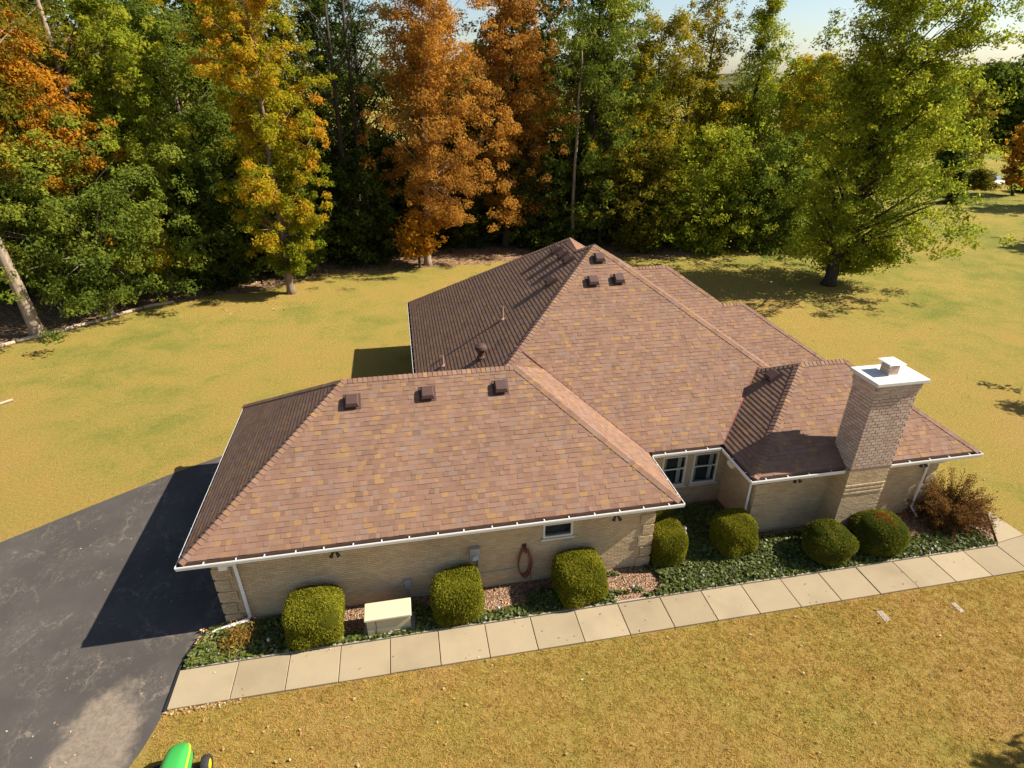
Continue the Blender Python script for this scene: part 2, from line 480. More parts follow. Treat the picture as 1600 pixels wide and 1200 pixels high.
# the walk turns towards the back at its right end
def poly_slab(pts):
    n = len(pts); mb = MB()
    mb.add([(x, y, 0) for x, y in pts] + [(x, y, .06) for x, y in pts], [tuple(range(n, 2*n))] + [(i, (i+1) % n, n+(i+1) % n, n+i) for i in range(n)])
    bevel(link('slab', mb.mesh('slab'), M['concrete'], walk), .008, 1)
xe = JX[-1]
poly_slab([(xe+.009, 9.87), (xe+1.3, 9.87), (xe+1.3, 11.0), (18.6, 11.14), (17.45, 10.99), (xe+.009, 10.89)])
poly_slab([(17.47, 11.01), (18.60, 11.16), (18.50, 12.30), (18.38, 12.26)])

# concrete bed edging, one strip along the walk
eb = MB(); eb.box(-6.1, 17.3, 10.905, 10.955, 0, .085)
props(link('bed_edging', eb.mesh('bed_edging'), M['edging']), 'long pale concrete edging strip between the walk and the planting bed', 'edging')
db = MB()
dpts = [(-6.29, 9.84), (-6.27, 11.0), (-6.2, 11.4), (-6.05, 11.8), (-5.82, 12.15)]
db.tube([(x, y, .02) for x, y in dpts], .035, 6)
props(link('drive_edging', db.mesh('drive_edging'), M['tblack']), 'dark curved plastic edging where the bed meets the driveway', 'edging')

# ================================================================== THE HOUSE
house = empty('house', (5, 16, 0), 'single-storey tan brick ranch house with brown shingled hip roofs', 'house')
Z0 = 2.55; SL = .667
ROOFS = {
 'G': (-6.0, 7.03, 11.74, 19.72),
 'M': (0.0, 14.26, 14.09, 28.35),
 'M3': (3.3, 15.82, 17.0, 27.4),
 'M2': (7.0, 16.69, 16.985, 23.92),
 'W': (9.36, 17.19, 12.3, 18.5),
}
PRI = {'M': 4, 'G': 3, 'W': 5, 'M2': 2, 'M3': 1}
def rh(k, x, y):
    x0, x1, y0, y1 = ROOFS[k]
    d = min(x-x0, x1-x, y-y0, y1-y)
    return Z0 + SL*d if d >= 0 else -9
def hidden(k, x, y, z):
    for q in ROOFS:
        if q != k and rh(q, x, y) > z + (.05 if PRI[q] < PRI[k] else .03): return True
    return False

TONES = [(.222,.122,.080),(.240,.140,.098),(.205,.108,.070),(.250,.150,.112),(.185,.100,.068),(.265,.150,.085),(.34,.192,.058),(.225,.158,.128),(.150,.084,.060),(.30,.165,.062),(.21,.165,.145)]
mt0 = (.202, .121, .080)
TONES = [tuple(a+(b-a)*(.42 if i not in (6, 9, 10) else .42) for a, b in zip(mt0, t_)) for i, t_ in enumerate(TONES)]
TW = [18,16,14,12,10,8,7,6,6,5,2]
WID = [.11, .14, .18, .24]
EXPO = .143
rs = random.Random(21)
roof_mb = MB()          # plain deck under everything
sh_V = []; sh_F = []; sh_C = []
near = []               # shingles that become objects of their own
def tab(O, u, v, n, a0, a1, b0, b1, v0, v1, h, col):
    """wedge: bottom edge from a0..a1 at v0 raised h, top edge b0..b1 at v1"""
    P = lambda a, b, c: O + u*a + v*b + n*c
    base = len(sh_V)
    for p in (P(a0,v0,h), P(a1,v0,h), P(b1,v1,.002), P(b0,v1,.002), P(a0,v0,0), P(a1,v0,0)): sh_V.append(p[:])
    sh_F.append((base, base+1, base+2, base+3)); sh_C.append(col)
    sh_F.append((base+4, base+5, base+1, base)); sh_C.append(col)
    sh_F.append((base+4, base, base+3, base+3)); sh_C.append(col)
    sh_F.append((base+1, base+5, base+2, base+2)); sh_C.append(col)

def roof_face(key, O, u, pts, shingles=True, take=0, hscale=1.0):
    """pts = convex polygon (u, run) with run measured horizontally up the slope"""
    O = Vector(O); u = Vector(u)
    run = Vector((0, 0, 1)).cross(u)                     # horizontal, uphill
    k = math.sqrt(1 + SL*SL)
    v = (run + Vector((0, 0, SL))) / k
    n = u.cross(v)
    P2 = [(a, b*k) for a, b in pts]
    roof_mb.add([O + u*a + v*b - n*.004 for a, b in P2], [tuple(range(len(P2)))], (.2, .11, .075))
    if not shingles: return
    vmin = min(b for _, b in P2); vmax = max(b for _, b in P2)
    def span(vv):
        xs_ = []
        m_ = len(P2)
        for i in range(m_):
            (a0, b0), (a1, b1) = P2[i], P2[(i+1) % m_]
            if abs(b1-b0) < 1e-9: continue
            t = (vv-b0)/(b1-b0)
            if -1e-9 <= t <= 1+1e-9: xs_.append(a0+(a1-a0)*t)
        return (min(xs_), max(xs_)) if len(xs_) > 1 else None
    c = 0; vv = vmin
    while vv < vmax - .02:
        v1 = min(vv + EXPO, vmax - .001)
        s0, s1 = span(vv + 1e-4), span(v1 - 1e-4)
        if s0 and s1:
            lo, hi = min(s0[0], s1[0]), max(s0[1], s1[1])
            a = lo - rs.uniform(0, .3)
            while a < hi:
                wd = rs.choices(WID, (3, 4, 4, 3))[0]; b = a + wd
                tone = rs.choices(range(len(TONES)), TW)[0]
                h = rs.choice((.006, .008, .013, .017)) if hscale == 1.0 else .0095*hscale*rs.uniform(.92, 1.08)
                mid = O + u*((max(a, lo)+min(b, hi))/2) + v*((vv+v1)/2)
                if not hidden(key, mid.x, mid.y, mid.z):
                    full = a >= max(s0[0], s1[0]) and b <= min(s0[1], s1[1]) and v1-vv > EXPO*.98
                    if take and full and len(near) < 300 and c > 0:
                        near.append((O + u*a + v*vv, u, v, n, wd, h, tone))
                    else:
                        cl = lambda q, s_: min(max(q, s_[0]), s_[1])
                        g = .0006
                        A0, A1, B0, B1 = cl(a+g, s0), cl(b-g, s0), cl(a+g, s1), cl(b-g, s1)
                        if A1-A0 > .005 or B1-B0 > .005:
                            f = rs.uniform(.93, 1.07)
                            tab(O, u, v, n, A0, A1, B0, B1, vv, v1+.004, h, tuple(x*f for x in TONES[tone]))
                a = b
        vv += EXPO; c += 1

IN = .098     # deck starts just inside the gutter
def hip_faces(k, front=True, left=True, right=True, take=0, hs=1.0, left_poly=True):
    x0, x1, y0, y1 = ROOFS[k]
    W_, D_ = x1-x0, y1-y0
    r = min(W_, D_)/2
    # front faces -Y : u=+x
    roof_face(k, (x0, y0, Z0), (1, 0, 0), [(IN, IN), (W_-IN, IN), (W_-r, r), (r, r)] if W_ > D_ + 1e-6 else [(IN, IN), (W_-IN, IN), (W_/2, W_/2)], front, take)
    # right faces +X : u=+y
    roof_face(k, (x1, y0, Z0), (0, 1, 0), [(IN, IN), (D_-IN, IN), (D_-r, r), (r, r)] if D_ > W_ + 1e-6 else [(IN, IN), (D_-IN, IN), (r, r)], right)
    # back
    roof_face(k, (x1, y1, Z0), (-1, 0, 0), [(IN, IN), (W_-IN, IN), (W_-r, r), (r, r)] if W_ > D_ + 1e-6 else [(IN, IN), (W_-IN, IN), (W_/2, W_/2)], False)
    if left_poly:
        roof_face(k, (x0, y1, Z0), (0, -1, 0), [(IN, IN), (D_-IN, IN), (D_-r, r), (r, r)] if D_ > W_ + 1e-6 else [(IN, IN), (D_-IN, IN), (r, r)], left, 0, hs)
    return r
hip_faces('G', take=1, hs=1.2)
hip_faces('M', left_poly=False)
hip_faces('M2', left=False)
hip_faces('M3', left=False)
hip_faces('W', hs=1.6)
# the long left slope shared by the main and the rear hip (u=-y, origin at rear corner y=29.42)
APX = Vector((7.13, 21.22, Z0+SL*7.13)); AP2 = Vector((6.75, 23.31, Z0+SL*6.75)); DIP = Vector((6.62, 21.75, Z0+SL*6.62)); FV = Vector((9.3, 22.6, 5.55))
yb = 29.42
roof_face('M', (0, yb, Z0), (0, -1, 0), [(IN, IN), (yb-14.09-IN, IN), (yb-21.22, 7.13), (yb-21.75, 6.62), (yb-23.31, 6.62), (yb-23.45, 6.62)], True, 0, 1.2)
roof_face('M', (0, yb, Z0), (0, -1, 0), [(yb-23.45, 6.62), (yb-21.75, 6.62), (yb-23.31, 6.75)], False)
for tri in ([APX, DIP, FV], [AP2, FV, DIP], [AP2, Vector((13.5, yb, Z0)), FV], [AP2, Vector((0, yb, Z0)), Vector((13.5, yb, Z0))]):
    roof_mb.add([p - Vector((0, 0, .004)) for p in tri], [(0, 1, 2)], (.22, .12, .08))
roof = link('roof', roof_mb.mesh('roof'), M['shingle'], house)

V = np.array(sh_V)
m = bpy.data.meshes.new('shingles')
m.from_pydata(sh_V, [], [f if f[2] != f[3] else f[:3] for f in sh_F])
at = m.attributes.new('Col', 'FLOAT_COLOR', 'FACE')
at.data.foreach_set('color', np.array([(c[0], c[1], c[2], 1) for c in sh_C], np.float32).ravel())
m.update()
props(link('shingles', m, M['shingle'], roof), kind='stuff')
tab_mesh = {}
for (p, u, v, n, wd, h, tone) in near:
    key = (wd, h, tone)
    if key not in tab_mesh:
        mb = MB(); g = .0006; L = EXPO + .004
        mb.add([(g,0,h),(wd-g,0,h),(wd-g,L,.002),(g,L,.002),(g,0,0),(wd-g,0,0)], [(0,1,2,3),(4,5,1,0),(4,0,3),(1,5,2)], TONES[tone])
        tab_mesh[key] = mb.mesh('shingle')
        tab_mesh[key].materials.append(M['shingle'])
    o = link('shingle', tab_mesh[key], None, roof, False)
    mt = Matrix((u, v, n)).transposed().to_4x4()
    o.rotation_euler = mt.to_euler()
    o.location = p - wloc(roof)

# hip and ridge caps, valley metal
NF, NL, NR, NB = [Vector(q).normalized() for q in ((0, -SL, 1), (-SL, 0, 1), (SL, 0, 1), (0, SL, 1))]
cap_mb = MB()
def caps(a, b, n1, n2, wd=.145):
    a, b = Vector(a), Vector(b); L = (b-a).length; t = (b-a)/L
    d1 = t.cross(n1); d1 = -d1 if d1.z > 0 else d1
    d2 = t.cross(n2); d2 = -d2 if d2.z > 0 else d2
    if abs(t.z) < 1e-3:
        d1 = Vector((n1.x, n1.y, 0)).normalized() - Vector((0, 0, SL)); d1.normalize()
        d2 = Vector((n2.x, n2.y, 0)).normalized() - Vector((0, 0, SL)); d2.normalize()
    upv = (n1+n2).normalized()
    s_ = 0.0
    while s_ < L:
        e = min(s_+.165, L); col = TONES[rs.choices(range(len(TONES)), TW)[0]]
        f = rs.uniform(.95, 1.12); col = tuple(x*f for x in col)
        r0, r1 = .030, .012
        p0, p1 = a+t*s_, a+t*e
        w0 = wd*rs.uniform(.95, 1.05)
        pts = [p0+d1*w0+n1*.026, p0+upv*r0, p0+d2*w0+n2*.026, p1+d1*wd+n1*.014, p1+upv*r1, p1+d2*wd+n2*.014, p0+d1*w0+n1*.004, p0+d2*w0+n2*.004, p0]
        cap_mb.add(pts, [(0,1,4,3), (1,2,5,4), (6,8,1,0), (8,7,2,1), (6,0,3), (2,7,5)], col)
        s_ += .143
def hz(x, y, d): return Vector((x, y, Z0+SL*d))
def hip_caps(k, fl=True, fr=True, bl=True, br=True, ridge=True):
    x0, x1, y0, y1 = ROOFS[k]; r = min(x1-x0, y1-y0)/2
    if x1-x0 >= y1-y0:
        A, B = hz(x0+r, y0+r, r), hz(x1-r, y0+r, r)
        if ridge: caps(A, B, NF, NB)
        if bl: caps((x0, y1, Z0), A, NL, NB)
        if br: caps((x1, y1, Z0), B, NR, NB)
        if fl: caps(hz(x0+IN, y0+IN, IN), A, NF, NL)
        if fr: caps(hz(x1-IN, y0+IN, IN), B, NF, NR)
hip_caps('G', br=False)
caps(hz(0+3.0, 14.09+3.0, 3.0), APX, NF, NL)
caps(hz(14.26-2.35, 14.09+2.35, 2.35), APX, NF, NR)
caps((0.05, yb, Z0), AP2, NL, NB)
caps(DIP, APX, NL, NB)
caps(FV, AP2, NF, NR, .2)
caps(hz(9.4, 22.2, 5.2), hz(15.82-5.2, 22.2, 5.2), NF, NB)
caps(hz(12.0, 20.82, 3.82), hz(15.82-5.2, 22.2, 5.2), NF, NR)
caps(hz(12.38, 20.4525, 3.4675), hz(16.69-3.4675, 20.4525, 3.4675), NF, NB)
caps(hz(16.6, 17.07, .09), hz(16.69-3.4675, 20.4525, 3.4675), NF, NR)
x0, x1, y0, y1 = ROOFS['W']
caps(hz(12.46, 15.4, 3.1), hz(14.09, 15.4, 3.1), NF, NB)
caps(hz(x0+IN, y0+IN, IN), hz(12.46, 15.4, 3.1), NF, NL)
caps(hz(x1-IN, y0+IN, IN), hz(14.09, 15.4, 3.1), NF, NR)
caps(hz(11.6, 16.26, 2.24), hz(12.46, 15.4, 3.1), NL, NB)
caps(hz(x1-IN, y1-IN, IN), hz(14.09, 15.4, 3.1), NR, NB)
props(link('ridge_caps', cap_mb.mesh('ridge_caps'), M['shingle'], roof), kind='stuff')

def valley(a, b, wd=.05):
    a, b = Vector(a), Vector(b); t = (b-a).normalized(); s_ = t.cross(Vector((0, 0, 1))).normalized()
    mb = MB(); up = Vector((0, 0, .018))
    mb.add([a-s_*wd+up*1.6, a+up, a+s_*wd+up*1.6, b-s_*wd+up*1.6, b+up, b+s_*wd+up*1.6], [(0,1,4,3), (1,2,5,4)])
    link('valley_flashing', mb.mesh('valley_flashing'), M['flash'], roof)
valley(hz(6.95, 14.17, .08), hz(3.4, 17.72, 3.63), .018)
valley(hz(9.44, 14.17, .08), hz(11.64, 16.37, 2.28), .055)

# gutters: trough swept along the eaves, with straps across
def sweep(path, prof):
    """path keeps the building on its right hand; profile (outward, z)"""
    n = len(path); out = []
    for i, p in enumerate(path):
        p = Vector(p)
        d0 = (p - Vector(path[i-1])).normalized() if i > 0 else None
        d1 = (Vector(path[i+1]) - p).normalized() if i < n-1 else None
        n0 = Vector((-d0.y, d0.x)) if d0 else None
        n1 = Vector((-d1.y, d1.x)) if d1 else None
        if n0 is None: m_ = n1
        elif n1 is None: m_ = n0
        else:
            m_ = (n0+n1).normalized(); m_ = m_ / max(.2, m_.dot(n0))
        out.append([(p.x+m_.x*a, p.y+m_.y*a, z) for a, z in prof])
    k = len(prof)
    V_ = [q for r_ in out for q in r_]
    F_ = [(i*k+j, i*k+(j+1) % k, (i+1)*k+(j+1) % k, (i+1)*k+j) for i in range(n-1) for j in range(k)]
    F_ += [tuple(range(k)), tuple((n-1)*k+j for j in range(k-1, -1, -1))]
    mb = MB(); mb.add(V_, F_); return mb
GP = [(.0, 2.555), (.004, 2.52), (-.012, 2.435), (-.125, 2.43), (-.125, 2.505), (-.117, 2.505), (-.115, 2.445), (-.024, 2.445), (-.010, 2.52), (-.014, 2.555)]
FP = [(-.128, 2.515), (-.128, 2.37), (-.148, 2.37), (-.148, 2.515)]
GUT = [
 [(7.03, 14.05), (7.03, 11.74), (-6.0, 11.74), (-6.0, 19.72), (-.2, 19.72)],
 [(9.36, 14.09), (7.06, 14.09)],
 [(12.40, 12.3), (9.36, 12.3), (9.36, 14.06)],
 [(17.19, 18.5), (17.19, 12.3), (13.86, 12.3)],
 [(0.0, 19.74), (0.0, yb), (13.5, yb)],
]
for path in GUT:
    g = link('gutter', sweep(path, GP).mesh('gutter'), M['white'], house)
    link('fascia', sweep(path, FP).mesh('fascia'), M['trim'], house)
    link('drip_edge', sweep(path, [(-.092, 2.602), (-.092, 2.5135), (-.100, 2.5135), (-.100, 2.602)]).mesh('drip_edge'), M['deck'], g)
    link('trough_strip', sweep(path, [(-.0135, 2.512), (-.022, 2.470), (-.114, 2.470), (-.1145, 2.512)]).mesh('trough_strip'), M['dark_strip'], g)  # dark strip laid along the inside of the trough, below the lip
    for a, b in zip(path[:-1], path[1:]):
        a, b = Vector(a), Vector(b); L = (b-a).length; d = (b-a)/L; nn = Vector((-d.y, d.x))
        q = .45
        while q < L-.2:
            c = a + d*q
            O = Vector((c.x, c.y, 2.556))
            mb = MB(); mb.frame(O, Vector((d.x, d.y, 0)), Vector((nn.x, nn.y, 0)), Vector((0, 0, 1)), -.013, .013, -.122, -.004, -.004, .003)
            if b.y < 13 or a.y < 20:
                link('strap', mb.mesh('strap'), M['white'], g)
            q += .70 + .04*math.sin(q*5)
# soffits under each eave
for i, (k, (a, b, c, d)) in enumerate(ROOFS.items()):
    mb = MB(); z = 2.372 - .004*i
    mb.box(a+.13, b-.13, c+.13, (d if k != 'M' else yb)-.13, z-.01, z)
    link('soffit', mb.mesh('soffit'), M['soffit'], house)

# brick walls
BC = [(.555,.415,.25),(.535,.395,.23),(.565,.43,.27),(.52,.375,.22),(.545,.40,.24),(.50,.365,.225)]
BCH = [(.57,.425,.335),(.54,.395,.305),(.59,.45,.365),(.50,.36,.275),(.57,.44,.36)]
rb = random.Random(9)
class Bricks:
    def __init__(s): s.mb = MB(); s.sep = []
    def wall(s, O, u, n, width, z0, z1, holes=(), cols=BC, keep=None, stagger=0, proj=.009, joint=.010, course=.0675):
        O = Vector(O); u = Vector(u); n = Vector(n); zv = Vector((0, 0, 1))
        H_, Ln, J = course, .204, joint
        z = z0; r_ = 0
        while z < z1 - .02:
            zt = min(z+H_-J, z1)
            a = -(((r_+stagger) % 2)*Ln/2)
            while a < width:
                b0, b1 = max(0, a), min(width, a+Ln-J)
                if b1-b0 > .025 and not any(b1 > h[0] and b0 < h[1] and zt > h[2] and z < h[3] for h in holes):
                    c = rb.choice(cols); f = rb.uniform(.94, 1.06); c = tuple(x*f for x in c)
                    p = proj + rb.uniform(-.002, .002)
                    if keep and keep(b0, z):
                        s.sep.append((O+u*b0+zv*z, u, n, b1-b0, zt-z, p, c))
                    else:
                        s.mb.frame(O, u, zv, n, b0, b1, z, zt, -.01, p, c)
                a += Ln
            z += H_; r_ += 1
GY = 12.20
walls = []
def wall_part(O, u, n, width, z0, z1, holes=(), cols=BC, mort='mortar', thick=.2, bricks=True):
    """mortar body with openings + proud bricks joined as stuff"""
    O = Vector(O); u = Vector(u); n = Vector(n); zv = Vector((0, 0, 1))
    mb = MB()
    xs_ = sorted({0, width, *[h[0] for h in holes], *[h[1] for h in holes]})
    for a, b in zip(xs_[:-1], xs_[1:]):
        hs = [h for h in holes if h[0] <= a+1e-6 and h[1] >= b-1e-6]
        segs = [(z0, z1)]
        for h in hs: segs = [(z0, h[2]), (h[3], z1)]
        for q0, q1 in segs: mb.frame(O, u, zv, n, a, b, q0, q1, -thick, 0)
    wl = link('wall', mb.mesh('wall'), M[mort], house)
    if bricks:
        bk = Bricks(); bk.wall(O, u, n, width, z0, z1, holes, cols)
        props(link('bricks', bk.mb.mesh('bricks'), M['brick'], wl), kind='stuff')
    return wl
gh = [(3.15+5.4, 4.0+5.4, 1.56, 2.30)]
wf = wall_part((-5.4, GY, 0), (1, 0, 0), (0, -1, 0), 11.8, 0, 2.36, gh)
wall_part((6.4, GY, 0), (0, 1, 0), (1, 0, 0), 2.45, 0, 2.36)
nh = [(7.72-6.4, 8.56-6.4, .82, 2.02), (8.80-6.4, 9.68-6.4, .82, 2.02)]
wn = wall_part((6.4, 14.65, 0), (1, 0, 0), (0, -1, 0), 3.55, 0, 2.36, nh)
wall_part((9.95, 14.65, 0), (0, -1, 0), (-1, 0, 0), 1.80, 0, 2.36)
ww = wall_part((9.95, 12.85, 0), (1, 0, 0), (0, -1, 0), 6.35, 0, 2.36)
wall_part((16.30, 12.85, 0), (0, 1, 0), (1, 0, 0), 5.0, 0, 2.35, bricks=False)
wall_part((-5.4, 19.2, 0), (0, -1, 0), (-1, 0, 0), 7.0, 0, 2.35, [(.6, 3.2, 0, 2.15), (3.8, 6.4, 0, 2.15)], bricks=False)
wall_part((.55, 28.8, 0), (0, -1, 0), (-1, 0, 0), 9.0, 0, 2.35, bricks=False)
wall_part((-5.2, 19.2, 0), (1, 0, 0), (0, 1, 0), 5.6, 0, 2.34, bricks=False)
for y0 in (13.0, 16.2 - .0):
    pass
for a in (.6, 3.8):      # garage doors on the driveway side
    mb = MB()
    for k in range(4): mb.box(-5.33, -5.28, 19.2-a-2.6, 19.2-a, .54*k+.01, .54*k+.53)
    link('garage_door', mb.mesh('garage_door'), M['trim'], house)

# quoins: raised blocks at the corners, each a part
def quoins(wl, O, u, n, x0, wd):
    O = Vector(O); u = Vector(u); n = Vector(n)
    z = .02; k = 0
    while z < 2.2:
        bk = Bricks(); wq = wd - (.10 if k % 2 else 0)
        bk.mb.frame(O, u, Vector((0,0,1)), n, x0 if x0 >= 0 else x0-0*wq, x0+wq, z, z+.30, 0, .030, (.39, .33, .22))
        bk.wall(O + u*x0 + n*.030, u, n, wq, z, z+.325, proj=.008)
        link('quoin', bk.mb.mesh('quoin'), M['brick'], wl); z += .405; k += 1
quoins(wf, (-5.4, GY, 0), (1, 0, 0), (0, -1, 0), -.03, .46)
quoins(wf, (6.43, GY, 0), (-1, 0, 0), (0, -1, 0), 0, .44)
quoins(ww, (9.93, 12.85, 0), (1, 0, 0), (0, -1, 0), 0, .44)
quoins(ww, (16.33, 12.85, 0), (-1, 0, 0), (0, -1, 0), 0, .40)

# windows
def window(x0, x1, z0, z1, y, bar, curtain=False, sill=True):
    w_ = MB(); t = .055
    w_.box(x0, x0+t, y-.035, y+.06, z0, z1); w_.box(x1-t, x1, y-.035, y+.06, z0, z1)
    w_.box(x0+t, x1-t, y-.034, y+.06, z0, z0+t); w_.box(x0+t, x1-t, y-.034, y+.06, z1-t, z1)
    wd = bevel(link('window', w_.mesh('window'), M['sash'], house), .006, 1)
    b_ = MB(); b_.box(x0+t, x1-t, y-.022, y+.03, bar-.018, bar+.018); link('sash_bar', b_.mesh('sash_bar'), M['sash'], wd)
    for a, b in ((z0+t, bar-.018), (bar+.018, z1-t)):
        p_ = MB(); p_.box(x0+t, x1-t, y+.004, y+.010, a, b); link('pane', p_.mesh('pane'), M['glass'], wd)
    i_ = MB(); i_.box(x0+.01, x1-.01, y+.18, y+.20, z0, z1); link('room', i_.mesh('room'), M['inside'], wd)
    if curtain:
        for a, b in ((x0+.04, x0+.20), (x1-.26, x1-.12)):
            c_ = MB(); n_ = 8
            pts = [(a+(b-a)*k/n_, y+.10+.022*(k % 2), z0+.02) for k in range(n_+1)] + [(a+(b-a)*k/n_, y+.10+.022*(k % 2), z1-.02) for k in range(n_+1)]
            c_.add(pts, [(k, k+1, n_+2+k, n_+1+k) for k in range(n_)]); link('curtain', c_.mesh('curtain'), M['curtain'], wd)
    if sill:
        s_ = MB(); s_.box(x0-.06, x1+.06, y-.075, y-.036, z0-.055, z0-.004); link('sill', s_.mesh('sill'), M['trim'], wd)
window(3.15, 4.0, 1.56, 2.30, GY, 2.02)
window(7.72, 8.56, .82, 2.02, 14.65, 1.50, True)
window(8.80, 9.68, .82, 2.02, 14.65, 1.50, True)

# downspouts
def spout(pts, name='downspout', wd=.045):
    mb = MB(); mb.tube(pts, wd, 4)
    bevel(link(name, mb.mesh(name), M['white'], house), .012, 2)
spout([(-5.0, 11.80, 2.46), (-4.98, 11.86, 2.33), (-4.83, GY-.09, 2.12), (-4.82, GY-.08, 1.2), (-4.81, GY-.08, .26), (-4.86, GY-.10, .17), (-5.62, GY-.28, .11), (-5.72, GY-.30, .09)], wd=.055)
jb = MB(); jb.box(-5.11, -4.92, 11.86, 12.0, 2.18, 2.34); link('eave_box', jb.mesh('eave_box'), M['white'], house)
spout([(9.42, 13.0, 2.46), (9.55, 13.0, 2.30), (9.86, 12.98, 2.10), (9.86, 12.98, .35), (9.75, 12.9, .10)])
spout([(16.0, 12.36, 2.46), (15.98, 12.45, 2.3), (15.86, 12.77, 2.05), (15.84, 12.77, .3), (15.9, 12.5, .08)])
eb_ = MB(); eb_.box(9.33, 9.43, 13.35, 13.62, 2.28, 2.42); link('eave_vent', eb_.mesh('eave_vent'), M['trim'], house)

# flood lights under the eaves
def floodlight(x, y):
    mb = MB(); mb.lathe([(.055, .0), (.06, -.02), (.02, -.03), (.02, -.10)], (x, y, 2.36), 10)
    mb.tube([(x, y, 2.28), (x-.05, y-.06, 2.22)], [.03, .03], 8)
    f = link('floodlight', mb.mesh('floodlight'), M['bracket'], house)
    for s_ in (-1, 1):
        b = MB(); b.tube([(x+s_*.02, y-.02, 2.27), (x+s_*.07, y-.07, 2.20), (x+s_*.10, y-.11, 2.14)], [.02, .04, .055], 10)
        link('lamp_head', b.mesh('lamp_head'), M['bracket'], f)
for x, y in ((-2.35, 11.98), (5.15, 11.98), (11.05, 12.62), (15.4, 12.62)): floodlight(x, y)

# electric meter with conduit, junction box, pipe
mm = MB(); mm.box(1.09, 1.37, GY-.16, GY-.012, 1.22, 1.62)
mt_ = bevel(link('meter_box', mm.mesh('meter_box'), M['galv'], house), .012, 2)
d_ = MB(); d_.tube([(1.23, GY-.16, 1.36), (1.23, GY-.24, 1.36)], [.085, .075], 16); link('meter_dial', d_.mesh('meter_dial'), M['lens'], mt_)
d_ = MB(); d_.box(1.14, 1.30, GY-.165, GY-.161, 1.235, 1.27); link('meter_tag', d_.mesh('meter_tag'), M['tyellow'], mt_)
c_ = MB(); c_.tube([(1.32, GY-.06, 1.22), (1.32, GY-.06, .05)], .035, 8); link('conduit', c_.mesh('conduit'), M['galv'], house)
c_ = MB(); c_.box(1.14, 1.26, GY-.12, GY-.012, .60, .78); bevel(link('junction_box', c_.mesh('junction_box'), M['galv'], house), .008)
c_ = MB(); c_.tube([(1.35, GY-.03, .58), (2.2, GY-.03, .60), (2.5, GY-.03, .62)], .014, 6); link('cable', c_.mesh('cable'), M['galv'], house)
c_ = MB(); c_.box(-.73, -.55, GY-.13, GY-.012, .48, .76); bevel(link('junction_box', c_.mesh('junction_box'), M['galv'], house), .01)
c_ = MB(); c_.tube([(-.64, GY-.05, .48), (-.64, GY-.05, .02)], .03, 8); link('conduit', c_.mesh('conduit'), M['galv'], house)

# roof vents and pipes
def on_roof(x, y, face):
    if face == 'GF': return Vector((x, y, Z0+SL*(y-11.74))), Vector((1,0,0)), Vector((0,1,SL)).normalized()
    if face == 'MF': return Vector((x, y, Z0+SL*(y-14.09))), Vector((1,0,0)), Vector((0,1,SL)).normalized()
    if face == 'ML': return Vector((x, y, Z0+SL*x)), Vector((0,-1,0)), Vector((1,0,SL)).normalized()
    if face == 'WL': return Vector((x, y, Z0+SL*(x-9.36))), Vector((0,-1,0)), Vector((1,0,SL)).normalized()
def box_vent(x, y, face, s=.175):
    O, u, v = on_roof(x, y, face); n = u.cross(v)
    mb = MB(); P = lambda a, b, c: O + u*a*s + v*b*s + n*c
    # flange, throat, tapered hood with overhanging lip
    mb.frame(O, u, v, n, -s*1.35, s*1.35, -s*1.3, s*1.5, .012, .022)
    mb.frame(O, u, v, n, -s*.8, s*.8, -s*.8, s*.8, .02, .11)
    lo, hi, tp = .085, .13, .205
    mb.add([P(-1.05,-1.15,lo),P(1.05,-1.15,lo),P(1.05,1.05,lo),P(-1.05,1.05,lo),P(-1.05,-1.15,hi),P(1.05,-1.15,hi),P(1.05,1.05,hi),P(-1.05,1.05,hi),P(-.85,-.8,tp),P(.85,-.8,tp),P(.85,.85,tp-.02),P(-.85,.85,tp-.02)],
           [(0,3,2,1),(0,1,5,4),(1,2,6,5),(2,3,7,6),(3,0,4,7),(4,5,9,8),(5,6,10,9),(6,7,11,10),(7,4,8,11),(8,9,10,11)])
    link('roof_vent', mb.mesh('roof_vent'), M['vent'], roof)
for x, y in ((-1.76, 15.10), (.35, 15.14), (2.48, 15.14)): box_vent(x, y, 'GF')
for x, y in ((7.13, 20.62), (6.65, 19.75), (7.63, 19.77)): box_vent(x, y, 'MF')
for x, y in ((6.12, 22.96), (6.18, 22.1), (6.20, 21.35), (5.35, 20.57)): box_vent(x, y, 'ML')
box_vent(11.70, 15.55, 'WL')
def pipe(x, y, hgt, r=.05):
    O, u, v = on_roof(x, y, 'ML')
    mb = MB(); mb.lathe([(r*2.6, -.06), (r*2.2, .03), (r*1.1, .08), (r, hgt), (r*.8, hgt), (r*.8, hgt-.05)], O, 12)
    link('vent_pipe', mb.mesh('vent_pipe'), M['pipe'], roof)
pipe(3.45, 20.42, .52); pipe(1.12, 20.07, .42)
O, u, v = on_roof(2.4, 18.7, 'ML')
mb = MB(); mb.lathe([(.20, -.10), (.16, .06), (.11, .10), (.11, .30), (.20, .31), (.23, .38), (.20, .47), (.10, .53), (.02, .55)], O, 16)
link('turbine_vent', mb.mesh('turbine_vent'), M['vent'], roof)

